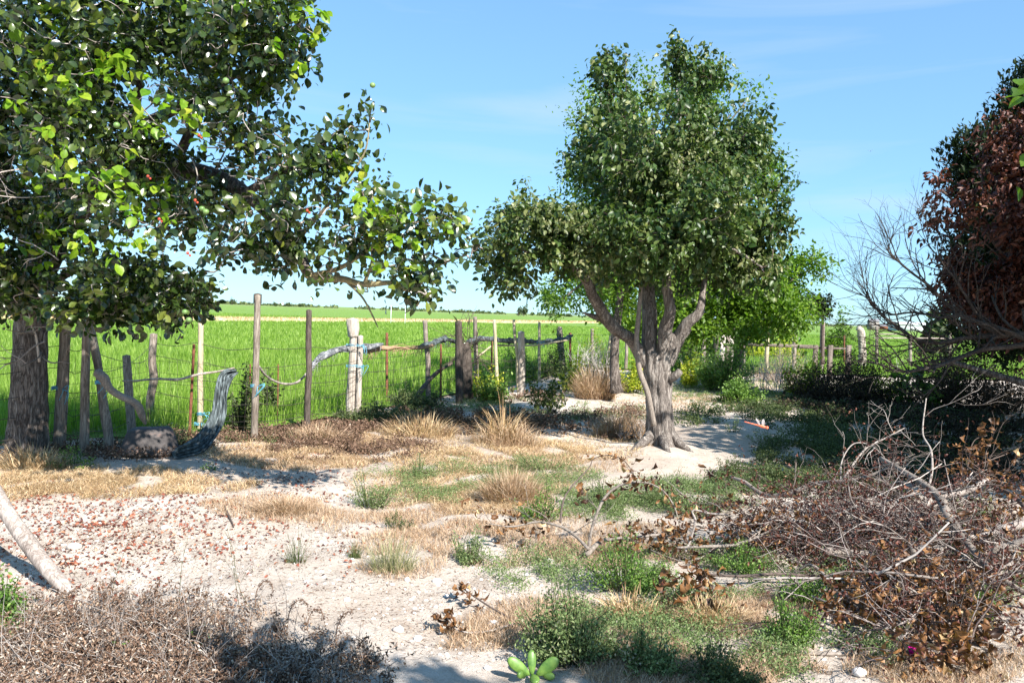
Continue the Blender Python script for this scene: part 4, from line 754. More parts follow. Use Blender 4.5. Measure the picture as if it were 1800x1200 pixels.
dragonfly(at(1367, 273, 9), .04, M_INSD, 'tiny dark insect flying just right of the tree tops', (.8, .3, .2))
dragonfly(at(1484, 387, 10), .035, M_INSD, 'faint tiny insect low in the sky right of the pear crown', (.9, .3, 0))

# ------------------------------------------------------------------ yard plants
def herb(name, label, cat, px, py, w, h, mat, n=900, ls=.02, tpl=LEAF_MINI, stem=M_HERBD, up_=.5, group=None, flat=False, stems=None):
    b = G(px, py); s = b[1]/F; rx = w/2*s; hh = h*s*1.0; t = thing(name, label, cat, b, group)
    ns_ = stems or max(8, int(n/28)); a = rng.uniform(0, 2*math.pi, ns_); r_ = rng.uniform(0, 1, ns_)**.5
    ms = MB(); ml = MB(); root = b+np.stack([np.cos(a)*r_*rx*.45, np.sin(a)*r_*rx*.35, 0*a], -1)
    tip = b+np.stack([np.cos(a)*r_*rx, np.sin(a)*r_*rx*.7, hh*(1.12-.65*r_**2.2)*rng.uniform(.75, 1.15, ns_)], -1)
    ph_ = rng.uniform(0, 6.28, 3); tip[:, 2] = b[2]+(tip[:, 2]-b[2])*(.78+.25*np.sin(3*a+ph_[0])*r_+.22*np.sin((tip[:, 0]-b[0])/rx*4+ph_[1])+rng.normal(0, .12, ns_)); tip[:, 2] = np.maximum(tip[:, 2], b[2]+.02)
    for i in range(ns_): tube(ms, [root[i], (root[i]*.5+tip[i]*.5)+rng.normal(size=3)*hh*.06, tip[i]], [.0035, .0015], 4, 3, c=rng.uniform())
    k = max(1, n//ns_); tt = rng.uniform(.12, 1.0, (ns_, k, 1))**.8
    P = root[:, None]*(1-tt)+tip[:, None]*tt+rng.normal(size=(ns_, k, 3))*[rx*.05+.008, rx*.05+.008, .01]; N_ = ns_*k
    d = unit(rng.normal(size=(N_, 3))+np.array([0, 0, up_])); c = np.clip(rng.normal(.45, .2, (ns_, 1))+rng.normal(0, .18, (ns_, k)), 0, 1).ravel()
    leaves(ml, tpl, P.reshape(-1, 3), d, rng.normal(size=(N_, 3))*.6+np.array([.1, -.2, .8]), ls*rng.uniform(.6, 1.3, N_), c)
    ms.build('stems', stem, t); ml.build('leaves', mat, t); return t
H_ = [
 ('herb_clump', 'round green bushy herb on the bare ground left of the straw grass', 655, 884, 96, 52, M_HERB, 1500, .016),
 ('herb_clump', 'small green herb in dry grass between sandy patches, centre left', 700, 922, 60, 34, M_HERBD, 500, .014),
 ('herb_clump', 'upright olive herb on the sandy centre in front of the dead leaf twigs', 826, 984, 84, 60, M_HERB, 1300, .016),
 ('herb_clump', 'dark green herb clump just left of the arched dead branch', 945, 915, 100, 60, M_HERBG, 1300, .018),
 ('herb_clump', 'wide grey green herb below the hanging dead leaves, right of centre', 1105, 1035, 180, 92, M_HERBG, 3200, .018),
 ('herb_clump', 'largest grey green herb bush at the bottom right of centre', 1000, 1160, 210, 130, M_HERB, 4600, .018),
 ('herb_clump', 'shaded dark herb bush at the bottom edge, left of the long level stick', 1265, 1200, 170, 70, M_HERBD, 2600, .017),
 ('herb_clump', 'grey green herb at the bottom edge between the largest bush and the shaded bush', 1140, 1185, 120, 80, M_HERB, 2000, .017),
 ('herb_clump', 'fresh green herb growing under the lower left side of the branch pile', 1390, 1130, 110, 90, M_HERBG, 2000, .016),
 ('herb_clump', 'green herb spreading beneath the centre of the branch pile', 1420, 1060, 130, 60, M_HERBG, 1600, .018),
 ('herb_clump', 'green creeping herb at the left foot of the branch pile', 1300, 1010, 120, 48, M_HERBG, 1500, .017),
 ('herb_clump', 'green herb behind the thick forked branch at the right', 1720, 925, 140, 60, M_HERBG, 1700, .017),
 ('herb_clump', 'low green herb at the right end of the branch pile under the dead leaves', 1720, 1090, 90, 70, M_HERBG, 1100, .018),
 ('herb_clump', 'pale green herb band right of the arched branch', 1230, 905, 170, 62, M_HERB, 2800, .016),
 ('herb_clump', 'green herb behind the arch of hanging dead leaves', 1160, 885, 130, 60, M_HERB, 1900, .016),
 ('herb_clump', 'green herb around the foot of the small arched twig', 1070, 900, 120, 56, M_HERB, 1500, .016),
 ('herb_clump', 'patch of green herb behind the reddish straw, centre', 960, 830, 130, 40, M_HERB, 1300, .016),
 ('herb_clump', 'greyish herb patch left of the straw mound, centre', 870, 850, 110, 38, M_HERB, 1100, .015),
 ('herb_clump', 'small green herb near the straw at centre left', 735, 835, 80, 36, M_HERB, 800, .015),
 ('herb_clump', 'shaded dark herb on sand right of the pear roots', 1285, 830, 60, 40, M_HERBD, 700, .018),
 ('herb_clump', 'small round sunlit herb nearest the pear trunk on the sand', 1252, 748, 32, 20, M_HERB, 300, .02),
 ('herb_clump', 'small upright sunlit herb between two others on the sand strip', 1289, 762, 34, 28, M_HERB, 380, .02),
 ('herb_clump', 'broad sunlit herb tuft beneath the flying dragonfly', 1350, 782, 84, 34, M_HERB, 900, .02),
 ('herb_clump', 'low olive herb behind the sand strip, left of the shade', 1228, 718, 46, 22, M_HERBD, 400, .022),
 ('herb_clump', 'low olive herb in front of the bright weeds', 1320, 742, 70, 36, M_HERBD, 700, .02),
 ('weed_bush', 'bright green leafy weed bush right of the pear trunk', 1270, 690, 90, 90, M_HERBG, 1500, .045),
 ('weed_bush', 'lower bright green weed sprawling in front of the taller weed bush', 1300, 708, 70, 48, M_HERBG, 800, .04),
 ('weed_bush', 'yellow green weed seen just right of the pear trunk', 1212, 682, 36, 62, M_HERBY, 500, .05),
 ('weed_bush', 'yellow green weed seen just left of the pear trunk', 1112, 690, 52, 66, M_HERBY, 600, .05),
 ('weed_bush', 'yellow green weed directly behind the reddish straw tuft', 1010, 690, 50, 56, M_HERBY, 500, .05),
 ('weed_bush', 'dark leafy sapling bush left of the yellow green weeds', 962, 722, 60, 84, M_HERBO, 330, .045),
 ('weed_bush', 'yellow green sapling with sparse leaves before the dark thicket', 1412, 700, 66, 80, M_HERBY, 330, .06),
 ('weed_bush', 'yellow green sparse sapling nearest the bare tree boughs', 1535, 705, 80, 62, M_HERBY, 380, .06),
 ('weed_bush', 'green weeds at the fence foot left of the black rod', 855, 700, 50, 60, M_HERBY, 500, .045),
 ('weed_bush', 'green weed growing through the fence beside the bleached thick post', 915, 668, 70, 60, M_HERBG, 600, .05),
 ('weed_bush', 'leafy climber on the fence between the hanging net and the capped post', 428, 760, 44, 110, M_HERBD, 500, .04),
 ('weed_bush', 'leafy weed on the fence right of the capped post', 472, 740, 34, 100, M_HERBD, 200, .05),
 ('weed_bush', 'shaded pale green weeds behind the upturned tub', 300, 790, 90, 60, M_HERB, 1100, .022),
 ('weed_bush', 'bright weed tuft at the foot of the second fence post from the left', 130, 825, 70, 34, M_HERBG, 600, .022),
 ('weed_bush', 'tiny bright green weed on straw right of the tub', 367, 826, 24, 14, M_HERBG, 150, .018),
 ('weed_bush', 'green weed at the left picture edge beside the leaning pole', 12, 1090, 60, 110, M_HERBG, 500, .025),
 ('weed_bush', 'olive weeds at the foot of the thick bleached post', 655, 745, 110, 40, M_HERBD, 900, .028),
 ('weed_bush', 'dark weeds under the mesh left of the dark posts', 730, 725, 90, 44, M_HERBD, 700, .035),
 ('weed_bush', 'yellow green weeds entwined in the fence behind the reddish straw tuft', 1045, 655, 70, 66, M_HERBY, 500, .05),
 ('weed_bush', 'leafy green weeds on the fence between the thick bleached post and the dead stems', 975, 662, 60, 60, M_HERBD, 500, .05),
 ('weed_bush', 'olive weeds at the fence foot right of the dark rough log', 868, 705, 60, 60, M_HERBG, 400, .045),
 ('weed_bush', 'bright green weeds seen between the pear trunk and the yellow weed', 1190, 660, 40, 60, M_HERBG, 400, .05),
 ('weed_bush', 'green weeds on the back fence below the low spreading tree', 1245, 668, 60, 60, M_HERBG, 500, .06),
 ('weed_bush', 'bright yellow green bush beyond the low boards, left', 1330, 640, 70, 62, M_HERBY, 700, .08),
 ('weed_bush', 'pale yellow bush beyond the low boards, centre', 1385, 640, 60, 50, M_HERBY, 500, .08),
 ('weed_bush', 'tall feathery green shrub against the field right of the young tree', 1470, 645, 50, 100, M_BRIGHT, 800, .09),
 ('weed_bush', 'green creeper hanging on the left part of the back fence', 1222, 650, 60, 80, M_HERBD, 700, .07),
]
for (nm, lb, px, py, w, h, mat, n, ls) in H_:
  if nm == 'weed_bush' and py < 770: n = int(n*3.0); ls = ls*1.35
  if nm == 'weed_bush': w = w*1.3
  herb(nm, lb, 'herb' if nm == 'herb_clump' else 'weed', px, py, w, h, mat, n, ls)
# dark thickets at the back right
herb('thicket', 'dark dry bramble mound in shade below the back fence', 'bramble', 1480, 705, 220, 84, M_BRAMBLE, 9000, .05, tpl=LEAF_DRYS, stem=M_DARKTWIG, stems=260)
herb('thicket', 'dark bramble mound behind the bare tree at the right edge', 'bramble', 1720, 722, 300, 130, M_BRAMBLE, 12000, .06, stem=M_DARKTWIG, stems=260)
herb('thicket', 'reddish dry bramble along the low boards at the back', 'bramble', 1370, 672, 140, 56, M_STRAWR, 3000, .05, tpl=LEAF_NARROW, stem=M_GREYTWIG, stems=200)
herb('fig_sprout', 'low broad leaved fig shoots in shade under the bare tree', 'shrub', 1630, 715, 130, 76, M_HERBG, 260, .16, tpl=LEAF_FIG, stem=M_DARKTWIG, stems=26)
# dry stems
def twigshrub(label, px, py, w, h, mat, n=24, depth=2):
    b = G(px, py); s = b[1]/F; m = MB()
    for k in range(n):
        r_ = b+np.array([rng.uniform(-.5, .5)*w*s, rng.uniform(-.3, .3), 0]); grow(m, r_, unit(np.array([rng.normal()*.25, rng.normal()*.2, 1.])), h*s*rng.uniform(.35, .6), .007*max(1, b[1]/14), depth, .5, .1, kids=(2, 3), wig=.1)
    tag(m.build('dry_shrub', mat), label, 'dead shrub')
twigshrub('pale dead stems standing before the dark thicket below the boards', 1365, 692, 130, 90, M_WHITETWIG, 34)
twigshrub('tangled pale dead stems on the fence near the yellow green weeds', 1035, 668, 70, 90, M_WHITETWIG, 30)
twigshrub('pale dead stems between the pear trunk and the green weed bush', 1235, 680, 60, 80, M_WHITETWIG, 16)
twigshrub('single pale dead sapling beside the sparse yellow green weeds', 1560, 700, 20, 80, M_WHITETWIG, 3)
twigshrub('brown dead shrub in the straw just left of the pear trunk', 1090, 770, 90, 50, M_GREYTWIG, 26)
# straw tufts
def tuft(name, label, px, py, w, h, mat, n, lean=.6, droop=.3, width=.005, base=.8):
    b = G(px, py); s = b[1]/F; a = rng.uniform(0, 2*math.pi, n); r_ = rng.uniform(0, 1, n)**.6*w/2*s
    B = b+np.stack([np.cos(a)*r_*base, np.sin(a)*r_*base*.6, 0*a], -1); m = MB()
    blades(m, B, h*s*rng.uniform(.25, 1.1, n)*(1.15-.6*(r_/(w/2*s))**1.5)/(1-droop*.6), (r_*.4+h*s*.25)*rng.uniform(.3, 1.3, n), width*max(1, b[1]/8), droop*rng.uniform(.3, 1.5, n), 4, az=a+rng.normal(0, 1.0, n))
    return tag(m.build(name, mat), label, 'grass tuft')
tuft('straw_tuft', 'upright reddish straw tuft standing on bare sand before the yellow weeds', 1046, 702, 90, 62, M_STRAWR, 1500, droop=.1)
tuft('straw_tuft', 'fountain of arching pale straw before the shadow on the ground', 885, 782, 190, 72, M_STRAW, 420, droop=.62, width=.008, base=.3)
tuft('straw_tuft', 'reddish straw in the heart of the arching tuft', 890, 785, 150, 50, M_STRAWR, 800, droop=.45)
tuft('straw_tuft', 'broad brown straw clump right beside the pear trunk', 1090, 765, 120, 46, M_STRAWR, 1800, droop=.3)
tuft('straw_tuft', 'tall tan straw below the thick bleached post to its right', 740, 765, 150, 40, M_STRAW, 1000, droop=.45)
tuft('straw_tuft', 'reddish dry grass clump in the middle of the herbs', 900, 880, 130, 60, M_STRAWR, 2600, droop=.3, width=.004)
tuft('straw_tuft', 'short reddish dry grass patch on the sandy ground at centre left', 500, 900, 120, 30, M_STRAWR, 1500, droop=.3, width=.004)
tuft('straw_tuft', 'wispy green and tan grass tuft on bare sand', 690, 1005, 100, 72, M_STRAWG, 420, droop=.15, width=.003)
tuft('straw_tuft', 'isolated wispy green tuft on the whitest sand', 520, 992, 46, 60, M_HERBD, 100, droop=.08, width=.003)
tuft('straw_tuft', 'tiny wispy tuft left of the larger wispy tuft', 624, 980, 30, 34, M_HERBD, 120, droop=.1, width=.003)
tuft('straw_tuft', 'sheaf of pale straw fanned out below the wide green herb', 1110, 1080, 200, 48, M_STRAW, 700, droop=.7, width=.006, base=.5)
tuft('straw_tuft', 'dry tan straw beneath the left foot of the branch pile', 1250, 1090, 170, 40, M_STRAW, 1600, droop=.5, width=.004, base=.7)
tuft('straw_tuft', 'tan straw at the foot of the left tree trunk', 60, 822, 160, 44, M_STRAW, 1200, droop=.45, width=.006)
tuft('straw_tuft', 'brown straw patch in front of the capped post', 560, 775, 130, 34, M_STRAWR, 1600, droop=.5)

# uncountable covers
def scatter(name, label, cat, regions, mat, tpl, size, wide=1.0, tilt=.35, lift=.004):
    m = MB()
    for (px, py, rx, ry, n) in regions:
        B = ell(px, py, rx*1.15, ry*1.15, n, .75); B[:, 2] += lift; a = rng.uniform(0, 6.28, n); d = np.stack([np.cos(a), np.sin(a), rng.normal(0, .12, n)], -1)
        leaves(m, tpl, B, d, rng.normal(size=(n, 3))*tilt+[0, 0, 1], size*rng.uniform(.5, 1.3, n), rng.uniform(0, 1, n), wide)
    return tag(m.build(name, mat), label, cat, kind='stuff')
def cover(name, label, cat, regions, mat, hmin, hmax, lean, width, droop=.3, segs=2):
    m = MB()
    for (px, py, rx, ry, n) in regions:
        B = ell(px, py, rx, ry, n); nz_ = np.array([mn.noise(Vector(p*2.6)) for p in B]); B = B[nz_ > -.2]; n_ = len(B)
        B[:, 2] -= .004; blades(m, B, rng.uniform(hmin, hmax, n_), rng.uniform(lean*.2, lean, n_), width*np.maximum(1, B[:, 1]/7), droop, segs)
    return tag(m.build(name, mat), label, cat, kind='stuff')
cover('dry_straw', 'loose pale straw strewn along the foot of the fence', 'straw', [(200, 850, 260, 26, 13500), (600, 765, 190, 34, 13500), (800, 800, 260, 34, 13500), (60, 860, 120, 30, 4500), (500, 800, 160, 22, 5250), (760, 850, 150, 40, 6000), (1000, 790, 150, 26, 4500), (880, 870, 130, 50, 9000)], M_STRAW, .01, .13, .20, .0045, .55)
scatter('soil_crumbs', 'dark soil crumbs and bark chips over the pale ground at the left', 'debris', [(230, 940, 330, 90, 5200), (600, 960, 260, 120, 2200), (1200, 770, 220, 60, 1500), (900, 1060, 260, 90, 1500)], M_DRYW, leaf_tpl([.2], .5, .2), .014, tilt=.8, lift=.003)
cover('dry_grass', 'short reddish dry grass over the sandy yard', 'dry grass', [(640, 775, 150, 24, 12000), (520, 805, 150, 18, 7000), (700, 900, 170, 50, 10000), (480, 895, 130, 22, 5000), (880, 930, 160, 60, 12000), (960, 820, 150, 30, 10000), (1130, 1120, 140, 50, 9000), (950, 1090, 130, 50, 6000), (1300, 1080, 140, 40, 9000), (1090, 960, 150, 40, 9000), (1250, 700, 120, 24, 6000), (1360, 690, 140, 20, 7000), (1500, 710, 120, 22, 5000), (700, 980, 90, 40, 3200), (1240, 1180, 220, 50, 10000), (1650, 1170, 170, 50, 6000), (830, 1110, 90, 30, 1800), (1150, 710, 90, 20, 2400), (620, 745, 200, 22, 10000), (820, 740, 190, 24, 8000)], M_STRAWR, .01, .10, .08, .0032, .35)
def hcover(name, label, regions, mat, ls, hh, k=14):
    m = MB()
    for (px, py, rx, ry, n) in regions:
        B = ell(px, py, rx, ry, n); s_ = np.array([mn.noise(Vector(p*2.1)) for p in B]); B = B[s_ > -.08]; n_ = len(B)
        hs_ = rng.uniform(.4, 1, (n_, 1, 1))*hh; P = B[:, None]+rng.normal(size=(n_, k, 3))*[.03, .03, 0]+np.concatenate([np.zeros((n_, k, 2)), rng.uniform(0, 1, (n_, k, 1))*hs_], 2)
        N_ = n_*k; leaves(m, LEAF_MINI, P.reshape(-1, 3), unit(rng.normal(size=(N_, 3))+[0, 0, .8]), rng.normal(size=(N_, 3))*.6+[0, -.2, .8], ls*rng.uniform(.6, 1.3, N_)*np.maximum(1, P.reshape(-1, 3)[:, 1]/9), np.clip(rng.normal(.4, .2, N_), 0, 1))
    return tag(m.build(name, mat), label, 'ground cover', kind='stuff')
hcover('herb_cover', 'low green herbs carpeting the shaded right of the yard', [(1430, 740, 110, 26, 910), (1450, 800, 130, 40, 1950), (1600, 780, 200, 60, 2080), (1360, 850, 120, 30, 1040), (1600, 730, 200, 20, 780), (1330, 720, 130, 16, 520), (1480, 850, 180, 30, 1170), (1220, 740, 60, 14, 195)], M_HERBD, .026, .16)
hcover('shade_fill', 'dark brown leaf debris and dead herbs added to deepen the shade at the right', [(1700, 770, 170, 40, 1300), (1600, 730, 180, 26, 900), (1750, 830, 110, 40, 600), (1560, 840, 120, 40, 500), (1480, 715, 120, 16, 400)], M_BRAMBLE, .04, .16)  # dark cover stands in for deeper shade on this ground
hcover('fence_foot_weeds', 'brown dead weeds and debris tangled along the foot of the fence', [(150, 800, 170, 22, 500), (330, 780, 110, 18, 400), (500, 765, 120, 20, 700), (640, 755, 120, 20, 700), (760, 745, 110, 24, 700), (880, 745, 110, 22, 600), (620, 790, 160, 22, 600), (980, 745, 80, 24, 300), (1090, 750, 60, 30, 350), (930, 700, 90, 14, 150)], M_DRYW, .03, .14)
hcover('olive_herb_cover', 'sparse grey green herbs mixed through the dry grass', [(880, 850, 170, 42, 2340), (1100, 880, 170, 40, 2340), (1250, 870, 110, 30, 1820), (720, 850, 100, 30, 650), (300, 770, 120, 22, 650), (500, 760, 110, 20, 780), (700, 740, 120, 16, 910), (850, 715, 130, 20, 910), (1240, 1010, 130, 60, 1040), (960, 1000, 110, 40, 520), (1100, 1110, 200, 60, 1300), (1290, 690, 180, 20, 1560), (1500, 690, 160, 20, 1300), (1450, 1150, 160, 40, 650), (1750, 1010, 80, 60, 780), (1040, 730, 120, 20, 520), (60, 780, 160, 20, 1300), (1560, 980, 230, 60, 2340)], M_HERB, .015, .10)
# leaf litter (red brown), twig bits, pebbles
scatter('leaf_litter', 'fallen red brown leaves scattered over the pale soil at the left', 'fallen leaves', [(180, 930, 260, 60, 1054), (320, 890, 260, 50, 561), (120, 1000, 160, 60, 442), (520, 840, 180, 40, 442), (500, 790, 200, 25, 714), (380, 970, 280, 90, 238), (700, 900, 150, 70, 102), (1100, 1100, 200, 60, 102), (60, 880, 120, 40, 306), (620, 960, 120, 50, 68)], M_LITTER, LEAF_DRYS, .027, wide=1.4, lift=.01)
scatter('twig_litter', 'thin dark twig bits and chaff scattered over the yard', 'twigs', [(300, 960, 380, 110, 2600), (700, 1000, 300, 150, 1800), (1000, 1050, 350, 120, 1800), (500, 850, 400, 60, 1800), (1300, 800, 200, 60, 700), (1600, 1100, 250, 120, 1400)], M_DRYW, leaf_tpl([.035], .3, .15), .05, lift=.003)
def rocks(m, P, s):
    for p, k in zip(P, s):
        n = 5; a0 = m.n; st = len(m.v); sphere(m, [0, 0, 0], 1, n, .62, rng.uniform()); V = m.v[-1]; q = rng.normal(size=(4, 3)); ph = rng.uniform(0, 6, 4)
        dsp = sum(np.sin(V@q[i]*1.6+ph[i]) for i in range(4))*.09; m.v[-1] = (V*(1+dsp[:, None])*np.array([1, rng.uniform(.7, 1), 1]))*k+p
m = MB(); 
for (px, py, rx, ry, n) in ((150, 960, 200, 80, 260), (400, 950, 300, 110, 260), (750, 1050, 200, 110, 160), (1000, 1080, 300, 100, 160), (1300, 800, 150, 60, 60), (1600, 1120, 220, 70, 120)):
    B = ell(px, py, rx, ry, n); rocks(m, B, rng.uniform(.004, .014, n))
tag(m.build('gravel', M_PEBBLE, smooth=True), 'small pale pebbles scattered over the sandy ground', 'gravel', kind='stuff')
for (px, py, r_, lb) in ((868, 1092, 11, 'white stone right of the curled dead leaves on the sand'), (700, 1105, 11, 'white stone left of the curled dead leaf clusters'), (735, 1115, 9, 'smaller white stone beside another left of the dead leaves'), (768, 1020, 8, 'grey stone on sand above the curled dead leaves'), (715, 1019, 6, 'brown stone on sand left of a grey stone'), (966, 983, 8, 'white stone at the foot of the arched dead branch'), (858, 1167, 8, 'pale stone near the prickly pear'), (130, 975, 13, 'flat white stone among red leaves at the left'), (290, 935, 9, 'white stone among scattered red leaves'), (1365, 1143, 9, 'white stone beside the long level stick'), (610, 1058, 6, 'small white stone on open sand'), (1512, 1183, 16, 'large white rock at the bottom under the branch pile'), (1208, 655, 6, 'pale stone behind the pear trunk')):
    p = G(px, py); s = p[1]/F; m = MB(); rocks(m, [p+[0, 0, r_*s*.3]], [r_*s]); tag(m.build('stone', M_PEBBLE), lb, 'stone')

# dried feathery weeds filling the lower left corner
def dryweeds(regions):
    ms = MB(); ml = MB()
    for (px, py, rx, ry, n, h) in regions:
        B = ell(px, py, rx, ry, n)
        for b in B:
            hh = h*rng.uniform(.5, 1.2); d = unit((np.array([rng.normal()*.35, rng.normal()*.35, 1]))[None])[0]; tip = b+d*hh; bend = np.array([rng.normal()*.04, rng.normal()*.04, -.02])
            tube(ms, [b, b+d*hh*.6, tip+bend], [.0028, .0012], 5, 3, c=rng.uniform())
            k = 26; t = rng.uniform(.1, 1.02, (k, 1)); P = b+(tip+bend*t-b)*t+rng.normal(size=(k, 3))*[.014, .014, .008]
            leaves(ml, LEAF_DRY, P, unit(rng.normal(size=(k, 3))+[0, 0, .5]), rng.normal(size=(k, 3)), rng.uniform(.009, .026, k), np.clip(rng.normal(.5, .28, k), 0, 1))
    return ms, ml
ms, ml = dryweeds([(200, 1190, 260, 115, 560, .14), (60, 1120, 130, 70, 130, .13), (300, 1120, 210, 75, 200, .12), (520, 1200, 170, 70, 230, .15), (230, 1260, 320, 50, 200, .15)])
tag(ml.build('dry_weeds', M_DRYW), 'matted grey brown dried weeds filling the lower left corner', 'dried weeds', kind='stuff')
tag(ms.build('dry_weed_stems', M_GREYTWIG), 'thin bare stems of the dried weeds in the lower left corner', 'dried weeds', kind='stuff')
m = MB()
for b in np.concatenate([ell(250, 1150, 300, 90, 110), ell(560, 1180, 110, 60, 20)]):
    d = unit((np.array([rng.normal()*.6, rng.normal()*.4, 1.]))[None])[0]; l_ = rng.uniform(.12, .34); tube(m, [b, b+d*l_*.5, b+d*l_+rng.normal(size=3)*.05], [.0022, .0008], 5, 3, c=rng.uniform())
    for k in range(3): q_ = b+d*l_*rng.uniform(.4, .95); tube(m, [q_, q_+unit(rng.normal(size=3)+np.array([0, 0, .6]))*rng.uniform(.03, .09)], [.0012, .0006], 3, 3, c=rng.uniform())
tag(m.build('bare_stalks', M_GREYTWIG), 'pale bare stalks poking out of the dried weeds at the lower left', 'dried weeds', kind='stuff')
hcover('weed_sprouts', 'small fresh green sprouts among the dried weeds at the lower left', [(270, 1130, 30, 14, 8), (20, 1100, 40, 60, 40), (360, 1140, 20, 8, 4), (130, 1180, 60, 20, 8), (230, 1160, 120, 30, 10)], M_HERBG, .018, .12)
# curled seed stalks standing above them
def curlstalk(label, px, py, h, cu, seed):
    b = G(px, py); s = b[1]/F; hh = h*s; t = np.linspace(0, 1, 14); a = t**2*cu; x = np.cumsum(np.sin(a))*hh/14; z = np.cumsum(np.cos(a))*hh/10; P = b+np.stack([x, 0*x, z], -1); m = MB(); tube(m, P, [.003, .0015], 24, 4)
    k = 90; i = rng.integers(5, 14, k); leaves(m, LEAF_DRY, P[i]+rng.normal(size=(k, 3))*.006, unit(rng.normal(size=(k, 3))), rng.normal(size=(k, 3)), rng.uniform(.008, .017, k), rng.uniform(0, .5, k)); tag(m.build('seed_stalk', M_DRYW), label, 'dried weed')
for i, a in enumerate((('curled dark seed stalk highest at the edge of the dried weeds', 505, 1115, 70, 2.6), ('dark seed stalk bent right over the shaded weeds', 540, 1120, 60, 3.2), ('low dark seed stalk at the right end of the dried weeds', 590, 1140, 60, 1.6), ('thin curled stalk standing on sand above the weeds', 448, 1080, 70, 3.6), ('upright seed stalk left of centre in the dried weeds', 270, 1090, 50, .6), ('bent dark stalk in the middle of the dried weeds', 180, 1100, 60, 1.0), ('crumpled stalk at the bottom right corner of the dried weeds', 628, 1170, 45, 1.1))): curlstalk(*a, i)
def stalk(label, pts):
    b = G(*pts[0]); P = [b]+[at(x, y, b[1]) for x, y in pts[1:]]; m = MB(); tube(m, P, [.0018, .0009], 14, 4); 
    for k in range(3): i = int(rng.integers(1, len(P))); tube(m, [P[i], P[i]+rng.normal(size=3)*[.05, .03, .02]+[0, 0, .06]], .0009, 3, 3)
    tag(m.build('thin_stalk', M_HERBD), label, 'dry stalk')
stalk('tall thin stalk leaning left above the dried weeds', [(195, 1050), (205, 1010), (225, 950)]); stalk('tall thin stalk in the middle of the sandy patch', [(315, 1050), (320, 990), (330, 945)]); stalk('thin stalks right of centre of the sandy patch', [(420, 1070), (412, 1010), (402, 940)]); stalk('thin leaning stalk before the curled stalk', [(440, 1080), (420, 1030), (408, 960)])
m = MB(); tube(m, G(np.array([395, 403, 411]), np.array([897, 915, 932]))+[0, 0, .012], [.008, .009, .005], 9, 6); tag(m.build('stick', M_DARKTWIG), 'short dark stick lying on the pale sand at centre left', 'stick')

# ------------------------------------------------------------------ dead leaf clusters and cut branches
def deadleaves(m, P, n, ls, hang=.8, spread=.04):
    i = rng.integers(0, len(P), n); pos = P[i]+rng.normal(size=(n, 3))*spread
    leaves(m, LEAF_DRY, pos, unit(rng.normal(size=(n, 3))*.6+[0, 0, -hang]), rng.normal(size=(n, 3)), ls*rng.uniform(.5, 1.3, n), np.clip(rng.normal(.45, .25, n), 0, 1), rng.uniform(.7, 1.5, n))
def branch(label, l, r, mat=M_BRANCH, leafs=None, sub=0, name='cut_branch', sublen=.4, group=None, leafmat_=None, lw=.04):
    P0 = pathpx(l); g_ = gz(P0[:, 0], P0[:, 1]); P0[:, 2] = np.maximum(P0[:, 2], g_+.01); t = thing(name, label, 'branch', P0[0], group); m = MB()
    P = tube(m, P0, r, len(l)*6, 10, .05, .1, seed=len(label)); tips = []
    for k in range(sub):
        i = int(rng.integers(len(P)//5, len(P)-1)); dd = unit((P[i+1 if i+1 < len(P) else i]-P[i-1])[None])[0]
        grow(m, P[i], unit(dd+rng.normal(size=3)*.6+[0, 0, .1]), sublen*rng.uniform(.6, 1.2), np.min(r)*.6+.001, 2, .5, .05, kids=(2, 3), wig=.18, tips=tips)
    m.build('stem', mat, t)
    if leafs:
        ml = MB(); n, ls, a, b = leafs; Q = P[int(a*len(P)):max(int(b*len(P)), int(a*len(P))+1)]
        if tips and lw: tq = np.array([x[0] for x in tips]); Q = np.concatenate([Q, Q, tq[tq[:, 2] < P[:, 2].max()+.12]])
        deadleaves(ml, Q, n, ls, spread=lw); ml.build('dead_leaves', leafmat_ or M_DEADOR, t)
    return t
branch('curled twig with dead brown leaves lying on the open sand, upper of two', [(908, 1092, 4.25), (860, 1065, 4.4), (820, 1038, 4.5), (808, 1026, 4.55)], [.006, .003], M_DARKTWIG, (34, .055, .45, 1.0), lw=.022)
branch('curled twig with dead brown leaves lying on the open sand, lower of two', [(905, 1095, 4.2), (850, 1110, 4.1), (808, 1108, 4.08), (790, 1090, 4.12), (775, 1073, 4.15)], [.006, .004, .003], M_GREYTWIG, (36, .058, .55, 1.0), lw=.022)
branch('small arched twig with hanging red leaves on the white sand', [(985, 918, 6.0), (990, 880, 6.15), (1005, 855, 6.3), (1035, 822, 6.45), (1045, 805, 6.5), (1075, 800, 6.5), (1100, 812, 6.45), (1115, 838, 6.4)], [.008, .004, .003], M_DARKTWIG, (24, .06, .55, .98), lw=.018)
branch('larger arched branch with a curtain of hanging brown leaves', [(1035, 972, 5.45), (1038, 940, 5.5), (1050, 900, 5.55), (1068, 868, 5.6), (1098, 850, 5.6), (1135, 848, 5.6), (1165, 862, 5.6), (1185, 890, 5.6), (1195, 925, 5.6)], [.012, .010, .007, .004], M_BRANCH, (110, .068, .4, 1.0), sub=6, lw=.05, sublen=.16)
branch('heap of brown leaves under the arched branch on a grey stem', [(1030, 975, 5.4), (1060, 950, 5.5), (1110, 945, 5.5), (1160, 940, 5.5), (1190, 950, 5.5)], [.02, .012, .006], M_BRANCH, (170, .065, .3, 1.0), sub=5, lw=.05, sublen=.16)
branch('forked grey branch pointing left from the foot of the arch', [(1035, 965, 5.4), (1010, 940, 5.5), (985, 925, 5.55), (945, 917, 5.6), (900, 925, 5.6), (860, 920, 5.6)], [.012, .009, .004], M_BRANCH, (70, .06, .55, 1.0), sub=4, sublen=.25, lw=.06)
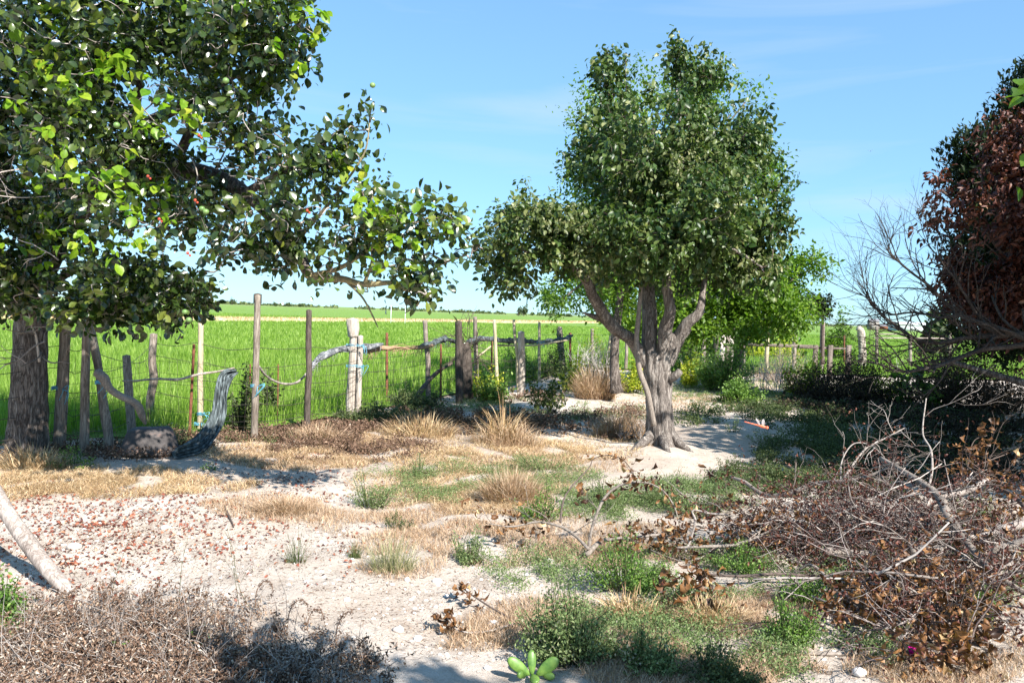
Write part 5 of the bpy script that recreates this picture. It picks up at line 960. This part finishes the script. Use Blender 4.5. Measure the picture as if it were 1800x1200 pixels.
branch('thick pale branch curving along the top left of the pile', [(1285, 838, 7.6), (1310, 848, 7.4), (1345, 870, 7.1), (1390, 866, 6.9), (1430, 850, 6.8), (1480, 845, 6.6), (1530, 835, 6.5), (1580, 812, 6.4)], [.014, .02, .021, .018, .014, .008], M_BRANCH, (60, .05, .4, 1.0), sub=7, leafmat_=M_DEADRED)
branch('thickest forked limb arching over the right of the pile', [(1548, 805, 6.6), (1590, 830, 6.2), (1630, 855, 5.9), (1655, 880, 5.7), (1665, 905, 5.5), (1690, 940, 5.3), (1725, 985, 5.0), (1760, 1015, 4.8), (1830, 1060, 4.6)], [.018, .024, .03, .034, .03, .026, .02, .014], M_BRANCH, sub=5)
branch('bleached limb fragment behind the thickest forked limb', [(1625, 888, 6.0), (1650, 872, 6.1), (1690, 866, 6.2), (1715, 855, 6.2), (1735, 843, 6.3)], [.02, .026, .024, .015], M_DRIFT)
branch('pale limb entering from the right edge, upper one', [(1695, 946, 5.3), (1740, 938, 5.3), (1770, 928, 5.3), (1830, 912, 5.3)], [.014, .02, .026, .028], M_DRIFT)
branch('tan crooked limb entering from the right edge, lower one', [(1748, 1000, 4.95), (1745, 978, 4.95), (1752, 962, 4.95), (1785, 955, 4.95), (1830, 930, 4.9)], [.012, .016, .018, .022], M_BRANCH)
branch('grey branch lying low at the left of the pile', [(1190, 962, 5.3), (1240, 960, 5.3), (1285, 958, 5.35), (1320, 948, 5.4), (1355, 932, 5.5)], [.007, .011, .011, .008], M_BRANCH, (160, .065, .5, 1.0), sub=7, sublen=.3, lw=.08)
branch('short stick hooked over the left of the pile', [(1205, 968, 5.3), (1215, 945, 5.45), (1222, 915, 5.5), (1218, 897, 5.55), (1250, 902, 5.55), (1290, 905, 5.6)], [.008, .008, .006], M_GREYTWIG, (12, .03, .4, 1.0))
branch('long dark branch lying level across the front of the pile', [(1230, 1008, 4.95), (1300, 1012, 4.9), (1370, 1008, 4.95), (1430, 1012, 4.95), (1490, 1008, 4.95)], [.006, .009, .010, .009, .006], M_DARKTWIG, sub=6)
branch('smooth brown branch sweeping down across the middle of the pile', [(1405, 1000, 5.0), (1425, 992, 4.95), (1452, 1012, 4.85), (1485, 1045, 4.65), (1520, 1068, 4.5), (1570, 1092, 4.35), (1640, 1120, 4.2), (1700, 1140, 4.1)], [.007, .009, .010, .011, .009, .006], M_BRANCH, sub=4)
branch('long straight stick lying level along the bottom of the pile', [(1320, 1152, 4.0), (1400, 1155, 3.98), (1500, 1148, 4.0), (1570, 1142, 4.0), (1622, 1140, 4.0)], [.007, .009, .011, .012], M_BRANCH)
branch('thin red twig beside the straw at the left of the pile', [(1215, 1068, 4.5), (1260, 1076, 4.45), (1300, 1080, 4.42), (1340, 1088, 4.4)], [.004, .006], M_RUST, (60, .07, 0, .6), lw=.06)
branch('thick sawn log piece half hidden inside the pile', [(1450, 968, 5.3), (1490, 972, 5.3), (1530, 975, 5.3)], [.028, .03, .03], M_BRANCH)
branch('short thick log with pale sawn end at the centre right of the pile', [(1600, 968, 5.2), (1635, 966, 5.2), (1662, 966, 5.2)], [.034, .032, .03], M_BRANCH)
branch('curved branch hooping down at the front left of the pile', [(1480, 1048, 4.6), (1468, 1065, 4.55), (1466, 1095, 4.5), (1475, 1125, 4.4), (1482, 1150, 4.3)], [.006, .007, .005], M_GREYTWIG)
branch('grey branch rising to the right edge at the front of the pile', [(1660, 1175, 3.95), (1690, 1130, 4.1), (1720, 1118, 4.2), (1760, 1095, 4.3), (1810, 1080, 4.3)], [.006, .010, .011, .010], M_GREYTWIG, (60, .07, .1, .8), lw=.1)
branch('branch with big crumpled leaves at the centre front of the pile', [(1500, 1180, 4.0), (1540, 1120, 4.3), (1580, 1070, 4.5), (1610, 1020, 4.75), (1640, 985, 5.0)], [.012, .008, .005], M_DARKTWIG, (240, .085, .1, 1.0), sub=6, sublen=.3, lw=.12)
branch('branch with crumpled leaves hanging at the lower right of the pile', [(1740, 1200, 3.9), (1700, 1150, 4.05), (1660, 1100, 4.3), (1600, 1060, 4.6)], [.012, .006], M_DARKTWIG, (220, .08, .1, 1.0), sub=6, sublen=.3, lw=.11)
branch('leafy dead branch at the right edge in the shade', [(1810, 900, 5.9), (1780, 870, 6.2), (1740, 850, 6.5), (1700, 820, 6.8)], [.018, .008], M_DARKTWIG, (220, .075, .1, 1.0), sub=8, sublen=.4, lw=.12)
branch('thin upright sapling rising behind the pile', [(1625, 880, 6.4), (1638, 830, 6.8), (1636, 790, 7.0), (1622, 760, 7.2), (1628, 700, 7.4)], [.012, .010, .008, .005], M_GREYTWIG, sub=2)
branch('slanting thin branch at the top of the pile', [(1480, 845, 6.6), (1520, 790, 7), (1560, 768, 7.1), (1590, 752, 7.2)], [.009, .005], M_GREYTWIG, sub=4, sublen=.35)
branch('arching thin twig at the top left of the pile', [(1478, 850, 6.6), (1480, 810, 6.8), (1500, 780, 6.9), (1530, 782, 6.9), (1552, 800, 6.8)], [.006, .004], M_GREYTWIG, (30, .035, .1, 1.0), sub=3, leafmat_=M_DEADRED)
branch('dead orange leaves on a twig standing in the deep shade at right', [(1700, 850, 7), (1702, 810, 7.1), (1712, 775, 7.2), (1735, 765, 7.2)], [.006, .003], M_DARKTWIG, (60, .085, .2, 1.0), lw=.07)
branch('dead branch with leaves at the far right middle', [(1830, 1010, 5), (1790, 1000, 5), (1770, 990, 5)], [.016, .01], M_GREYTWIG, (110, .075, 0, 1.0), sub=6, sublen=.35, lw=.14)
branch('leafy dead branch buried in the left of the pile', [(1440, 930, 5.7), (1390, 925, 5.7), (1340, 915, 5.75), (1300, 905, 5.8)], [.012, .006], M_DARKTWIG, (260, .065, .1, 1.0), sub=8, sublen=.3, lw=.10)
# the uncountable tangle of thin twigs and small leaves in the pile
m = MB(); ml = MB(); tips = []
for (px, py, rx, ry, n, h) in ((1490, 985, 150, 30, 95, .32), (1600, 975, 110, 36, 60, .32), (1400, 985, 110, 22, 45, .2), (1600, 1060, 130, 50, 50, .22), (1560, 930, 90, 16, 34, .24), (1730, 1010, 90, 60, 30, .22), (1560, 1130, 140, 40, 24, .12), (1700, 1150, 90, 40, 16, .15), (1740, 930, 80, 24, 20, .2)):
    B = ell(px, py, rx, ry, n)
    for b in B:
        p = b+[0, 0, rng.uniform(.0, h)]; grow(m, p, unit(np.array([rng.normal(), rng.normal()*.6, rng.normal()*.3+.1])), rng.uniform(.25, .6), rng.uniform(.0025, .006), 2, .45, -.08, kids=(2, 3), wig=.22, sides=4, tips=tips)
tag(m.build('twig_tangle', M_MIXTWIG), 'dense tangle of thin dead twigs making up the branch pile', 'twigs', kind='stuff')
m = MB()
for (px, py, rx, ry, n) in ((1500, 970, 180, 34, 15), (1640, 970, 120, 46, 13), (1560, 1080, 140, 50, 10), (1720, 1040, 90, 60, 7), (1400, 970, 100, 18, 5)):
    for b in ell(px, py, rx, ry, n):
        az_ = rng.choice([0, math.pi])+rng.normal()*.7; grow(m, b+[0, 0, rng.uniform(.08, .30)], unit(np.array([math.cos(az_), math.sin(az_)*.7, rng.normal()*.12])), rng.uniform(.5, 1.0), rng.uniform(.004, .009), 1, .4, -.05, kids=(1, 4), wig=.16, shrink=.5)
tag(m.build('bleached_twigs', M_GREYTWIG), 'long pale grey twigs lying crisscross over the branch pile', 'twigs', kind='stuff')
P = np.array([x[0] for x in tips]); P = P[P[:, 2] > 0]; n = 9000; i = rng.integers(0, len(P), n); leaves(ml, LEAF_DRY, P[i]+rng.normal(size=(n, 3))*.03, unit(rng.normal(size=(n, 3))+[0, 0, -.4]), rng.normal(size=(n, 3)), rng.uniform(.015, .04, n), np.clip(rng.normal(.4, .25, n), 0, 1))
tag(ml.build('shrivelled_leaves', M_DEADRED), 'small shrivelled red brown leaves clinging through the branch pile', 'dead leaves', kind='stuff')
ml = MB()
for (px, py, rx, ry, n) in ((1600, 1060, 110, 60, 320), (1500, 1080, 70, 40, 160), (1690, 1110, 90, 60, 260), (1350, 965, 70, 22, 160), (1720, 960, 80, 30, 120), (1780, 960, 50, 60, 140), (1220, 1070, 70, 22, 90), (1560, 960, 140, 30, 200), (1650, 1180, 100, 20, 120)):
    B = ell(px, py, rx, ry, n); B[:, 2] += rng.uniform(.01, .22, n); leaves(ml, LEAF_DRY, B, unit(rng.normal(size=(n, 3))+[0, 0, -.5]), rng.normal(size=(n, 3)), rng.uniform(.04, .095, n), np.clip(rng.normal(.45, .28, n), 0, 1), rng.uniform(.8, 1.6, n))
tag(ml.build('crumpled_leaves', M_DEADOR), 'large crumpled orange brown leaves strewn through the branch pile', 'dead leaves', kind='stuff')

# ------------------------------------------------------------------ far things
m = MB(); n = 9000; px_ = rng.uniform(330, 1560, n); hh_ = .5+.5*np.array([mn.noise(Vector((x_*.035, 3.1, 0)))+.5*mn.noise(Vector((x_*.13, 1.1, 0))) for x_ in px_]); dd_ = rng.uniform(640, 720, n)
r_ = ray(px_, 548+0*px_); X_ = r_[..., 0]/r_[..., 1]*dd_; keep = hh_ > .45; zz_ = rng.uniform(0, 1, n)*(1.2+5.5*(hh_-.45).clip(0)); P_ = np.stack([X_, dd_, zz_], -1)[keep]
leaves(m, LEAF_BIG, P_, unit(rng.normal(size=(len(P_), 3))), rng.normal(size=(len(P_), 3)), rng.uniform(.8, 2.2, len(P_)), rng.uniform(0, 1, len(P_)), 1.3)
tag(m.build('far_hedges', M_HERBD), 'broken line of far off hedges and scrub along the horizon', 'hedges', kind='stuff')
def fartree(label, px, py, w, h, d, dark=True, n=220):
    hz = at(px, py, d); s = d/F; b = np.array([hz[0], d, 0.0]); t = thing('far_tree', label, 'tree', b); H2 = h*s+1.0; m = MB(); tube(m, [b, b+[0, 0, H2*.5]], [.25, .15], 4, 8); m.build('trunk', M_BARK2, t)
    ml = MB(); dr = unit(rng.normal(size=(n, 3))); rr = rng.uniform(.3, 1, (n, 1)); k = np.array([[0, 0, 0]]); off = rng.normal(size=(5, 3))*[w*s*.22, w*s*.1, H2*.12]; P = b+[0, 0, H2*.52]+dr*rr*[w*s*.36, w*s*.3, H2*.46]+off[rng.integers(0, 5, n)]
    leaves(ml, LEAF_BIG, P, unit(rng.normal(size=(n, 3))), rng.normal(size=(n, 3)), w*s*.16*rng.uniform(.5, 1.2, n), rng.uniform(0, .8, n), 1.4); ml.build('foliage', M_HERBD, t)
for a in (('pair of round trees standing alone on the horizon left of the pear tree, left tree', 911, 549, 14, 15, 420), ('pair of round trees standing alone on the horizon left of the pear tree, right tree', 921, 549, 16, 16, 410), ('tiny far tree on the horizon left of the capped post', 408, 532, 12, 8, 520), ('tiny far tree on the horizon just right of the capped post', 484, 535, 10, 6, 560), ('low far tree on the horizon between the capped and dark posts', 508, 536, 14, 5, 600), ('tiny far tree on the horizon left of the dark post', 527, 537, 10, 4, 620), ('tiny low tree on the horizon near the pear lobe', 967, 551, 10, 5, 600), ('tiny tree on the horizon below the low green bough', 998, 553, 12, 5, 620), ('small far tree left of the far houses on the right horizon', 1482, 571, 9, 15, 300), ('tiny far bush on the right horizon', 1496, 572, 6, 5, 320)): fartree(*a)
fartree('grey green round tree seen through the bare boughs at the right', 1645, 640, 70, 66, 40, n=900)
M_WALLD = solid('far_wall', [(.3, (.22, .2, .18)), (.7, (.3, .27, .25))], (1, 1, 1), .9, .1); M_WHITE = solid('white_sheet', [(.3, (.62, .66, .7)), (.7, (.8, .82, .84))], (1, 1, 1), .6, .1); M_ROOF = solid('far_roof', [(.3, (.16, .16, .18)), (.7, (.24, .23, .25))], (1, 1, 1), .8, .1)
def farhouse(label, px, w, h, d, mw_, mr_, arch=False, name='farmhouse', base=574):
    c = at(px, base, d); s = d/F; W_ = w*s; Hh = h*s+c[2]*0+1.65-(0)*s; Hh = max(h*s, 1)+.4; b = np.array([c[0], d, 0]); t = thing(name, label, 'building', b); m = MB(); box(m, b+[0, 0, Hh/2], [W_, W_*.6, Hh]); m.build('wall', mw_, t)
    m = MB(); a = np.linspace(0, math.pi, 9 if arch else 3); yy = -np.cos(a)*W_*.34; zz = np.sin(a)*Hh*(.35)+Hh+.02; k = len(a); V = np.concatenate([np.stack([np.full(k, b[0]+sg*W_*.53), b[1]+yy, zz], -1) for sg in (-1, 1)]); m.add(V, [[i, i+1, k+i+1, k+i] for i in range(k-1)]+[[0, k, 2*k-1, k-1]]); m.build('roof', mr_, t, smooth=False)
    for kx in ((-.25, .25) if not arch else ()): m = MB(); box(m, b+[kx*W_, -W_*.3-.03, Hh*.5], [W_*.12, .06, Hh*.35]); m.build('window', M_ROOF, t)
farhouse('small dark gabled farmhouse on the right horizon', 1535, 17, 13, 330, M_WALLD, M_ROOF); farhouse('low reddish shed beside the dark farmhouse on the right horizon', 1556, 22, 6, 335, M_RUST, M_ROOF, name='shed'); farhouse('long white greenhouse behind the bare boughs on the right horizon', 1606, 70, 11, 300, M_WHITE, M_WHITE, True, name='greenhouse')
farhouse('tiny far white building on the horizon left of the dark post', 495, 9, 3, 900, M_WHITE, M_WHITE, name='barn', base=534)
for k, (px, lb) in enumerate(((687, 'thin white marker pole standing in the rice, left one'), (712, 'thin white marker pole standing in the rice, right one'))):
    b = at(px, 560, 70); m = MB(); tube(m, [[b[0], 70, .2], [b[0], 70, 1.9]], .03, 3, 6); tag(m.build('marker_pole', M_WHITE), lb, 'pole')
for o in list(scene.objects):
    if '_o' in o: del o['_o']
print('VERTS', sum(len(o.data.vertices) for o in scene.objects if o.type == 'MESH'))
